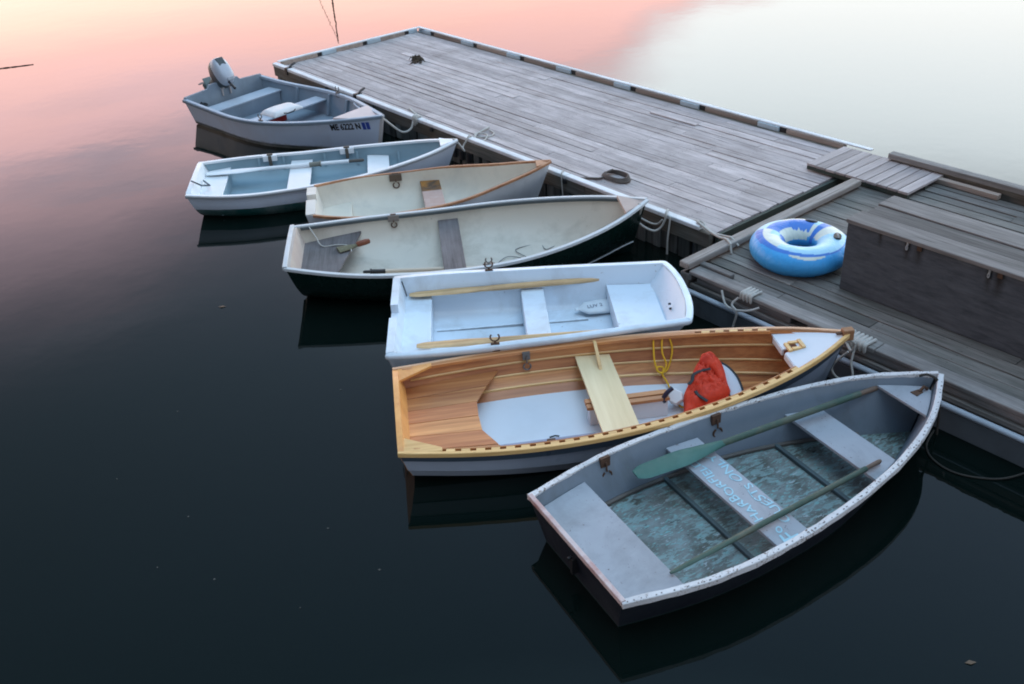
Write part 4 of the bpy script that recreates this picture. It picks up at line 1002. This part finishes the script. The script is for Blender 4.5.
# raised rail along the right side and the far end: white cap on blocks
mb = MB(); mb.box(2.645, 2.705, -.06, 8.66, .402, .420); mb.build('edge_rail', MT['cap'], d1o, bevel=.005)
mb = MB(); mb.box(.004, 2.642, 8.60, 8.66, .402, .420); mb.build('edge_rail', MT['cap'], d1o, bevel=.005)
gaps = [8.185, 7.019, 5.86, 4.723, 3.538, 2.327, 1.094]
def block(x0, x1, y0, y1, name, mat):
    mb = MB(); mb.box(x0, x1, y0, y1, .346, .4015); mb.build(name, mat, d1o, bevel=.004)
for i, g in enumerate(gaps):
    nxt = gaps[i+1] if i+1 < len(gaps) else -.1
    block(2.622, 2.70, g+.052, g+.36, 'rail_block', MT['spacer_blue'])
    block(2.628, 2.70, nxt+.37, g-.052, 'rail_timber', MT['brown_timber'])
    block(2.640, 2.70, g-.035, g+.05, 'rail_spacer', MT['black'])
block(2.622, 2.70, 8.42, 8.57, 'rail_block', MT['spacer_blue'])
xs_ = [.05, .722, 1.567, 2.395]
for i, g in enumerate(xs_):
    if i:
        block(g-.04, g+.04, 8.60, 8.655, 'rail_spacer', MT['black']); block(g+.042, g+(.21 if i == 3 else .30), 8.582, 8.652, 'rail_block', MT['spacer_blue'])
    if i < 3: block(g+(.0 if i == 0 else .305), xs_[i+1]-.042, 8.588, 8.652, 'rail_timber', MT['brown_timber'])
for (p_, d_) in ((-.04, 8.22), (-.03, 6.24)):
    mb = MB(); mb.box(p_-.055, p_+.055, d_-.035, d_+.035, .30, .407); mb.tube([(p_+.0, d_-.05, .415), (p_+.06, d_, .43), (p_+.14, d_+.03, .44)], .018, 8); mb.build('cleat', MT['black'], d1o, bevel=.006)
for d_ in (1.9, 4.4, 5.75, 7.0):
    mb = MB(); mb.tube([(-.08, d_, .33), (-.10, d_, .33)], .028, 10); mb.build('bolt_head', MT['black'], d1o)
for d_ in (4.4, 4.25, 4.1, 3.95, 3.8, 3.65):          # black bumper pads hung under the edge
    mb = MB(); mb.loft([[(-.075-.028*math.sin(q), d_+.045*math.cos(q), z) for q in [PI*k/6 for k in range(7)]] for z in (.09, .13, .20)]); mb.build('bumper_pad', MT['black'], d1o)

d2o = thing('floating_dock', 'dark planked floating dock carrying the box and the swim ring', 'dock', (*DK, 0), DA, 'floating docks')
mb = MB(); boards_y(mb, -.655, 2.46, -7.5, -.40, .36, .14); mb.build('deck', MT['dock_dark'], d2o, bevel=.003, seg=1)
mb = MB()
for a, b_ in ((-7.5, -4.7), (-4.7, -2.35), (-2.35, -.512)): mb.box(-.80, -.66, a+.003, b_-.003, .345, .383)
mb.build('edge_plank', MT['curb_wood_y'], d2o, bevel=.008)
mb = MB(); mb.box(-.80, 1.80, -.51, -.40, .3845, .445); mb.box(-.795, 1.70, -.505, -.41, .20, .344); mb.build('end_curb', MT['curb_wood'], d2o, bevel=.01)
mb = MB(); mb.box(-.66, -.60, -.86, -.512, .361, .405); mb.build('curb_block', MT['curb_wood_y'], d2o, bevel=.008)
mb = MB()
for a in np.arange(-7.5, -.6, 1.15): mb.box(-.79, -.70, a+.16, min(a+1.15, -.53), .285, .344)
mb.build('spacer_timber', MT['curb_wood_y'], d2o, bevel=.006)
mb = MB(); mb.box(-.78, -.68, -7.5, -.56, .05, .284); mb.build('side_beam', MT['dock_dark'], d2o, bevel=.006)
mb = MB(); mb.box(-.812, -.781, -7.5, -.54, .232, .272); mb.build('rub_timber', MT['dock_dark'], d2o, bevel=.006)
mb = MB(); mb.tube([(-.832, -7.5, .205), (-.832, -4., .205), (-.832, -.50, .205)], .024, 12); mb.build('edge_pipe', MT['pipe'], d2o)
mb = MB(); mb.box(-.84, -.785, -7.5, -.52, -.2, .176); mb.build('float_side', MT['float_grey'], d2o, bevel=.01)
mb = MB(); mb.box(-.67, 2.40, -7.5, -.56, -.25, .32); mb.build('float', MT['float_grey'], d2o)
mb = MB(); mb.box(2.47, 2.57, -7.5, -.37, .45, .51); mb.build('back_rail', MT['curb_wood_y'], d2o, bevel=.008)
mb = MB(); mb.box(2.50, 2.56, -7.5, -.40, .20, .449); mb.build('back_board', MT['fascia'], d2o)
mb = MB(); mb.box(2.40, 2.47, -1.62, -.75, .362, .415); mb.build('back_block', MT['brown_timber'], d2o, bevel=.006)

gp = thing('gangplank', 'small ramp of pale boards bridging the two docks', 'ramp', (*DK, 0), DA)
mb = MB(); n_ = 10
for k in range(n_):
    a = -1.0+1.2*k/n_; b_ = -1.0+1.2*(k+1)/n_
    mb.box(1.85+random.uniform(-.006, .006), 2.53+random.uniform(-.006, .006), a+.005, b_-.005, .405, .432+random.uniform(-.001, .002))
mb.build('ramp_board', MT['gang_wood'], gp, bevel=.004)
mb = MB()
for p_ in (1.855, 2.18, 2.47): mb.box(p_, p_+.045, -.99, .19, .3645, .4045)
mb.build('bearer', MT['green_beam'], gp)

bx = thing('storage_box', 'dark grey panelled bench box with a weathered plank top and rust stained eyes', 'box', dw(-.13, -1.585, .363), DA)
m, nt, b = new_mat('dark_weathered_shaded_panel')
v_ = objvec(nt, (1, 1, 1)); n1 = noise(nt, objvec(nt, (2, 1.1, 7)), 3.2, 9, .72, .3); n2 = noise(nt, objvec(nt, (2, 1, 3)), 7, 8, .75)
c_ = mixc(nt, ramp(nt, n1, [(.3, 0.), (.7, 1.)]), (.026, .031, .040), (.098, .108, .126))  # dark grey base also carries shade from the pier
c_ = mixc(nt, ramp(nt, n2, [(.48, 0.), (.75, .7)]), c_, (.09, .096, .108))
sp_ = N(nt, 'ShaderNodeSeparateXYZ'); nt.links.new(v_, sp_.inputs[0])
for (yy, zz, ww, ll) in ((-.535, .60, .035, .20), (-.635, .60, .045, .19), (-1.19, .60, .035, .21), (-1.27, .60, .05, .24), (-.30, .62, .025, .16)):
    dy = math_(nt, 'ABSOLUTE', math_(nt, 'MULTIPLY_ADD', noise(nt, v_, 18, 3), .03, math_(nt, 'SUBTRACT', sp_.outputs[1], yy+.015)))
    f1 = math_(nt, 'SUBTRACT', 1., math_(nt, 'DIVIDE', dy, ww), clamp=True)
    f2 = math_(nt, 'SUBTRACT', 1., math_(nt, 'DIVIDE', math_(nt, 'SUBTRACT', zz, sp_.outputs[2]), ll), clamp=True)
    c_ = mixc(nt, math_(nt, 'MULTIPLY', math_(nt, 'MULTIPLY', f1, f2), 1.4, clamp=True), c_, (.009, .005, .004))
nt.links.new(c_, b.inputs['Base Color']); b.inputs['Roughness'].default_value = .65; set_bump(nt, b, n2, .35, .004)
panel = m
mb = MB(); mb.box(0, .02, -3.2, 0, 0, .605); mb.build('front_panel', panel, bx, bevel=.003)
mb = MB(); mb.box(.021, .60, -.024, -.004, 0, .605); mb.build('side_panel', panel, bx)
mb = MB(); mb.box(.60, .62, -3.2, 0, 0, .605); mb.build('back_panel', panel, bx)
for (a, b_, zz, d0, rn) in ((-.025, .195, .640, .004, .75), (.205, .385, .634, -.03, .25), (.40, .63, .642, -.01, .9)):
    mb = MB(); mb.box(a, b_, -3.2, d0, .606, zz, rnd=rn); mb.build('lid_board', wood('box_lid_boards', (.075, .068, .063), (.205, .187, .178), 1, .8, 55, .6, .48, crack=.7) if 'box_lid' not in MT else MT['box_lid'], bx, bevel=.006)
mb = MB(); mb.box(.05, .57, -3.18, -.03, .55, .604); mb.build('lid_frame', MT['black'], bx)
for yy in (-.535, -1.19):
    mb = MB(); c = Vector((-.010, yy, .558)); mb.tube([c+Vector((0, .007*math.cos(q), .018*math.sin(q))) for q in [2*PI*k/10 for k in range(11)]], .005, 6); mb.box(-.006, .0, yy-.008, yy+.008, .575, .60); mb.build('eye_plate', paint('bright_eye_metal', (.45, .45, .45), .35, .1, metal=.5), bx)
for yy in (-.635, -1.27):
    mb = MB(); mb.box(-.008, .0, yy-.02, yy+.02, .56, .60); mb.build('hinge_plate', MT['rust'], bx, bevel=.003)

# swim ring
sr = thing('swim_ring', 'blue and white inflatable swim ring with black handles lying on the dark dock', 'swim ring', dw(.07, -1.03, .3615), 0.)
R_, r1, r2 = .283, .155, .122
NU, NV = 288, 112; verts, faces = [], []
for i in range(NU):
    a = 2*PI*i/NU
    for j in range(NV):
        q = 2*PI*j/NV
        dent = 1-.018*max(0, math.cos(22*a))**8*max(0, math.cos(q-.1))-.03*max(0, math.cos(3*a+1))**4*max(0, math.sin(q))
        rr = R_+r1*math.cos(q)*dent; z = r2+r2*math.sin(q)*dent*(1+.06*math.cos(a-2.4))
        if z < .02: z = .02*math.exp((z-.02)/.06)-.012
        verts.append((rr*math.cos(a), rr*math.sin(a), max(z, 0.)))
for i in range(NU):
    for j in range(NV): faces.append((i*NV+j, ((i+1) % NU)*NV+j, ((i+1) % NU)*NV+(j+1) % NV, i*NV+(j+1) % NV))
SKYB, ROY, LGT, CRM = (.06, .38, .80), (.045, .19, .62), (.38, .68, .86), (.68, .73, .66)
def ring_col(a, q):
    # a: bearing round the ring, 0 = right of the photo, 90 = far side; q: round the tube, 0 = outer wall, 90 = top, 180 = inner wall
    qd = math.degrees(q) % 360; ad = math.degrees(a) % 360
    jag = 6*abs(math.sin(9*a))+4*abs(math.sin(17*a+1)); w = 5*math.sin(2*a+.6)
    if qd > 235: return SKYB
    if 150 <= ad < 345:                                        # left and near side
        k = (ad-150)/195
        if qd < 44+14*k+w: return CRM if (238 < ad < 285 and 40+14*k+w-9*math.sin((ad-238)/47*PI) < qd) else SKYB  # cream ellipse on the near wall is a highlight painted in
        if qd < 74+4*k+w*.6-22*k: return ROY
        if qd < 100-8*k: return LGT if ad > 215 else CRM
        if qd < 128-10*k+jag*.6: return CRM if 170 < ad < 225 else LGT
        if qd < 165: return ROY if ad < 200 else LGT
        return LGT if ad < 260 else SKYB
    if 50 <= ad < 150:                                         # far side
        if qd < 58+w: return LGT
        if qd < 80: return CRM if ad < 105 else LGT
        if qd < 128+w+jag*1.5*(ad < 100): return ROY
        if qd < 172+jag*.5: return CRM
        return SKYB
    if 24 <= ad < 40 and 62 < qd < 185: return ROY             # stripe between the handles
    if qd < 46: return SKYB
    if qd < 100: return CRM if ad < 40 else LGT
    if qd < 150+jag: return LGT if ad > 300 else CRM
    return SKYB
me = bpy.data.meshes.new('ring_tube'); me.from_pydata(verts, [], faces)
ca = me.color_attributes.new('print', 'FLOAT_COLOR', 'POINT')
for i in range(NU):
    for j in range(NV):
        c = ring_col(2*PI*(i+.0)/NU, 2*PI*j/NV); ca.data[i*NV+j].color = (*c, 1)
m, nt, b = new_mat('printed_vinyl_with_highlight'); at_ = N(nt, 'ShaderNodeVertexColor', layer_name='print'); nt.links.new(at_.outputs[0], b.inputs['Base Color'])
b.inputs['Roughness'].default_value = .38; b.inputs['Specular IOR Level'].default_value = .4
set_bump(nt, b, noise(nt, objvec(nt), 9, 5, .6, 1.2), .45, .02)
me.materials.append(m)
for p in me.polygons: p.use_smooth = True
ro = bpy.data.objects.new('ring_tube', me); COL.objects.link(ro); ro.parent = sr
for a in (math.radians(58), math.radians(-14)):
    R3 = Matrix.Rotation(a, 4, 'Z') @ Matrix.Translation((R_+.02, 0, 2*r2-.006))
    mb = MB(); mb.loft([[(.034*math.cos(q), .058*math.sin(q), z) for q in [2*PI*k/16 for k in range(16)]] for z in (-.01, .008)], M=R3); mb.build('handle_patch', MT['black'], sr)
    mb = MB(); mb.tube(spline([(-.0, -.045, .004), (.0, -.028, .014), (0, .028, .014), (0, .045, .004)], 5), .010, 8, M=R3); mb.build('handle', paint('grey_handle', (.25, .25, .26), .5, .1), sr)

# ================================================================== ropes and small things
G = 'mooring ropes on the docks'
def R(pts): return [dw(*p) for p in pts]
bow1 = b1.w(3.37, 0, .52)
rope_thing([bow1+Vector((-.05, 0, -.01)), bow1+Vector((.03, .0, -.06)), dw(-.30, 4.78, .27), dw(-.17, 4.76, .27), dw(-.10, 4.78, .36), dw(-.085, 4.79, .412), dw(-.02, 4.80, .413), dw(.03, 4.80, .37), dw(.10, 5.05, .358), dw(.16, 5.25, .358)], 'white rope looping from the bow of the motor skiff to the dock rail', r=.014, group=G)
mb = MB(); mb.tube(spline(R([(-.088, 4.72, .33), (-.095, 4.72, .408), (-.03, 4.73, .416), (.012, 4.73, .37)]), 6), .014, 8); mb.tube(spline(R([(-.09, 4.76, .30), (-.097, 4.76, .409), (-.03, 4.77, .417), (.012, 4.77, .37)]), 6), .014, 8)
tag(mb.build('rope_hitch', MT['rope']), 'turns of rope hitched round the white dock rail by the motor skiff', 'rope', G)
bow2 = b2.w(3.08, 0, .475)
rope_thing([bow2+Vector((-.02, 0, .01)), bow2+Vector((.04, 0, -.05)), bow2+Vector((.10, .03, -.16)), dw(-.15, 3.66, .30), dw(-.095, 3.65, .37), dw(-.05, 3.65, .415), dw(.03, 3.67, .36), dw(.14, 3.76, .36), dw(.25, 3.80, .36), dw(.40, 3.84, .362)], 'white rope tying the bow of the light blue dinghy to the dock rail', r=.011, group=G)
rope_thing(R([(.02, 3.50, .358), (.12, 3.55, .36), (.22, 3.66, .362), (.16, 3.78, .362), (.08, 3.70, .36), (.18, 3.58, .36), (.30, 3.62, .36), (.34, 3.75, .36)]), 'loose white rope tail curled on the deck above the light blue dinghy', r=.009, name='rope_tail', group=G)
rope_thing(R([(.02, 2.02, .36), (-.04, 1.98, .412), (-.088, 1.95, .39), (-.10, 1.93, .25), (-.10, 1.92, .12)]), 'thin line hanging over the dock edge beside the small cream dinghy', r=.007, group=G)
bow4 = b4.w(3.48, 0, .52)
rope_thing([b4.w(3.40, -.06, .535), b4.w(3.42, -.085, .50), dw(-.24, .64, .30), dw(-.17, .52, .22), dw(-.12, .46, .25), dw(-.10, .42, .34), dw(-.085, .42, .41), dw(-.02, .46, .412), dw(.02, .50, .37), dw(.05, .60, .358)], 'pale rope drooping from the bow of the green skiff to the dock rail', r=.012, group=G)
rope_thing([dw(-.088, .36, .39), dw(-.10, .36, .30), dw(-.12, .36, .15), dw(-.12, .36, .0)], 'frayed grey rope hanging straight down the dock side into the water', r=.010, group=G)
rope_thing([b4.w(3.44, -.0, .45), dw(-.18, .72, .33), dw(-.13, .60, .27), dw(-.10, .52, .27), dw(-.09, .46, .33)], 'second grey rope tucked behind the drooping rope of the green skiff', r=.010, group=G)
rope_thing(R([(.03, .12, .36), (-.03, .06, .412), (-.06, -.04, .405), (-.10, -.16, .40), (-.16, -.32, .42), (-.20, -.42, .452), (-.24, -.50, .452), (-.25, -.516, .43), (-.26, -.54, .368)]), 'white rope lashing the corners of the two docks together', r=.012, group=G)
rope_thing(R([(.05, .20, .36), (.0, .03, .413), (-.05, -.06, .40), (-.10, -.20, .405), (-.12, -.36, .43), (-.15, -.44, .454), (-.15, -.53, .40)]), 'second white rope lashed across the dock corners', r=.010, group=G)
def wraps(d, n, rr, step, p0=-.80, p1=-.66, zt=.386, zb=.335):
    pts = []
    for k in range(n):
        y = d-step*k
        pts += [(p0-.012, y, zb), (p0-.012, y, zt), (p0+.02, y-.003, zt+.012), (p1-.03, y-step*.3, zt+.012)]
        if k < n-1: pts += [(p0+.02, y-step*.6, zt+.016), (p0-.013, y-step*.7, zt)]
    return pts
mb = MB(); mb.tube(spline(R(wraps(-1.10, 4, .011, .035)), 5), .011, 8); mb.tube(spline(R([(-.815, -1.08, .34), (-.86, -1.05, .28), (-.88, -1.12, .24), (-.885, -1.10, .10), (-.89, -1.09, -.01)]), 6), .010, 8); mb.tube(spline(R([(-.815, -.90, .34), (-.86, -.98, .26), (-.875, -1.08, .25), (-.87, -1.22, .29), (-.82, -1.30, .33)]), 6), .010, 8)
tag(mb.build('mooring_rope', MT['rope']), 'rope wound round the dark dock edge, end hanging to the water behind the varnished boat', 'rope', G)
mb = MB(); mb.tube(spline(R(wraps(-2.10, 6, .012, .036)), 5), .013, 8)
st = b6.w(3.42, 0, .46)
mb.tube(spline([st, st+Vector((.06, .0, -.05)), dw(-.86, -2.20, .33), dw(-.815, -2.12, .36)], 6), .011, 8)
mb.tube(spline([dw(-.815, -2.2, .34), dw(-.87, -2.22, .24), dw(-.90, -2.26, .14), dw(-.93, -2.16, .10), dw(-.93, -2.10, .18), st+Vector((.02, 0, -.12))], 6), .009, 8)
tag(mb.build('mooring_rope', MT['rope']), 'fat turns of white rope holding the bow of the varnished wooden boat', 'rope', G)
bow7 = b7.w(2.98, 0, .46)
rope_thing([b7.w(2.90, .06, .452), b7.w(2.94, .02, .470), b7.w(2.96, -.045, .455), b7.w(2.98, -.07, .38), b7.w(2.99, -.09, .20), b7.w(3.0, -.10, .02), b7.w(3.0, -.10, -.02)], 'thin painter hanging from the bow of the worn navy dinghy', mat='rope_black', r=.009, group=G)
rope_thing(R([(-.90, -2.96, .012), (-1.10, -3.02, .008), (-1.21, -3.15, .008), (-1.22, -3.33, .008), (-1.10, -3.52, .01), (-.96, -3.62, .03), (-.88, -3.70, .12), (-.83, -3.78, .23)]), 'slack dark rope floating in a loop beside the dark dock', mat='rope_black', r=.007, group=G)
# dark coil on the pale dock
pts = []
for k in range(44):
    a = 2*PI*k/14; rx = .18-.02*(k//14); pts.append((.32+.10*math.sin(a)+.006*(k//14), 1.52+rx*math.cos(a), .36+.012*(k//14)+.003*math.sin(3*a)))
pts = [(.02, 1.76, .372), (.12, 1.70, .36), (.20, 1.62, .36)]+pts
rope_thing(R(pts), 'coil of dark old rope lying near the edge of the pale dock', mat='rope_dark', r=.013, name='rope_coil', sub=3)
# clump of dried weed
random.seed(3)
mb = MB()
for k in range(70):
    a = random.uniform(0, 2*PI); l_ = random.uniform(.03, .09); p0 = Vector((random.gauss(0, .035)+.02, random.gauss(0, .07), .0)); hgt = random.uniform(.02, .10)*max(.2, 1-p0.length*5)
    mb.tube([p0+Vector((0, 0, .01)), p0+Vector((math.cos(a)*l_*.4, math.sin(a)*l_*.4, hgt)), p0+Vector((math.cos(a)*l_, math.sin(a)*l_*1.2, .008))], [.010, .013, .004], 5)
wd_ = mb.build('weed_clump', paint('dried_weed', (.055, .042, .028), .9, .4, scale=20), loc=dw(1.57, 7.13, .347)); tag(wd_, 'small clump of dried brown weed lying on the pale dock', 'seaweed')
# floating bits
mb = MB(); mb.tube(spline([(-.35, -.08, .004), (-.15, -.03, .008), (.05, .02, .006), (.30, .09, .004)], 5), [.0055+.004*math.sin(k*.9)**2 for k in range(16)], 6)
tag(mb.build('floating_twig', paint('wet_bark', (.05, .03, .025), .8, .3), loc=(-8.53, 17.67, 0)), 'thin dark twig floating on the pink water', 'twig')
for (x, y, s_, lb) in ((-2.732, 8.175, .035, 'tiny brown leaf floating on the grey water beside the boat sterns'), (2.38, 3.539, .03, 'tiny leaf floating on the dark water in the near right corner')):
    mb = MB(); mb.add([(-s_, 0, .003), (0, -s_*.5, .006), (s_*1.2, 0, .003), (0, s_*.5, .006), (0, 0, .004)], [(0, 1, 4), (1, 2, 4), (2, 3, 4), (3, 0, 4)])
    tag(mb.build('floating_leaf', paint('wet_leaf', (.12, .08, .05), .7, .2), loc=(x, y, .001)), lb, 'leaf')

SPECKS = [(-2.71, 6.46), (-1.42, 6.62), (-2.3, 5.17), (-2.38, 4.69), (-1.31, 4.96), (-1.39, 4.26), (-2.94, 5.64), (-1.98, 4.55), (-0.93, 4.54)]
random.seed(11)
for i, (x, y) in enumerate(SPECKS):
    s_ = random.uniform(.004, .008); mb = MB(); n_ = 6
    mb.loft([[(s_*k*math.cos(2*PI*j/n_+i)*(1+.5*(j % 2)), s_*k*math.sin(2*PI*j/n_+i), z) for j in range(n_)] for k, z in ((1., -.002), (.8, .004), (.3, .005))])
    tag(mb.build('floating_speck', paint('pale_scum', (.07, .075, .07), .8, .2) if i == 0 else bpy.data.materials['pale_scum'], loc=(x, y, 0)), 'tiny pale speck drifting on the dark open water', 'speck', 'specks drifting on the water')

# moored sailing boat farther out; only its mast shows, mirrored in the water
sx, sy = 45*math.sin(math.radians(-8.9)), 45*math.cos(math.radians(-8.9))
sb = Boat(sx-1.8, sy, .12, 'sailing_boat', 'small sailing boat whose thin dark mast and stay are mirrored beyond the pale dock', 'sailboat', None)
hs = Hull(4.8, [.5, .8, .85, .7, .42, .2, .02], (.45, .40, .6), (-.1, -.2, -.05), round_sec(2.3), None, .5, .2, .03, .1)
outer_hull(hs, hull3, sb.o); mb = MB(); mb.prism([(4.8*t, -hs.B(t)+.01) for t in np.linspace(.02, .98, 20)]+[(4.8*t, hs.B(t)-.01) for t in np.linspace(.98, .02, 20)], .36, .40); mb.build('deck', white2, sb.o)
transom(hs, hull3, sb.o, .03); gunwales(hs, orange_wood, sb.o, .03, .02, .02, .03)
mb = MB(); mb.tube([(1.85, 0, .38), (1.85, 0, 4.0), (1.85, 0, 6.62)], [.05, .04, .022], 10); mb.build('mast', paint('dark_mast', (.10, .04, .03), .5, .1), sb.o)
mb = MB(); mb.tube([(1.84, .0, 6.45), (.05, .0, .46)], .012, 6); mb.build('stay', paint('dark_wire', (.12, .06, .05), .5, .1), sb.o)
mb = MB(); mb.tube([(1.90, 0, 1.1), (4.3, 0, 1.15)], .05, 10); mb.build('boom', orange_wood, sb.o)
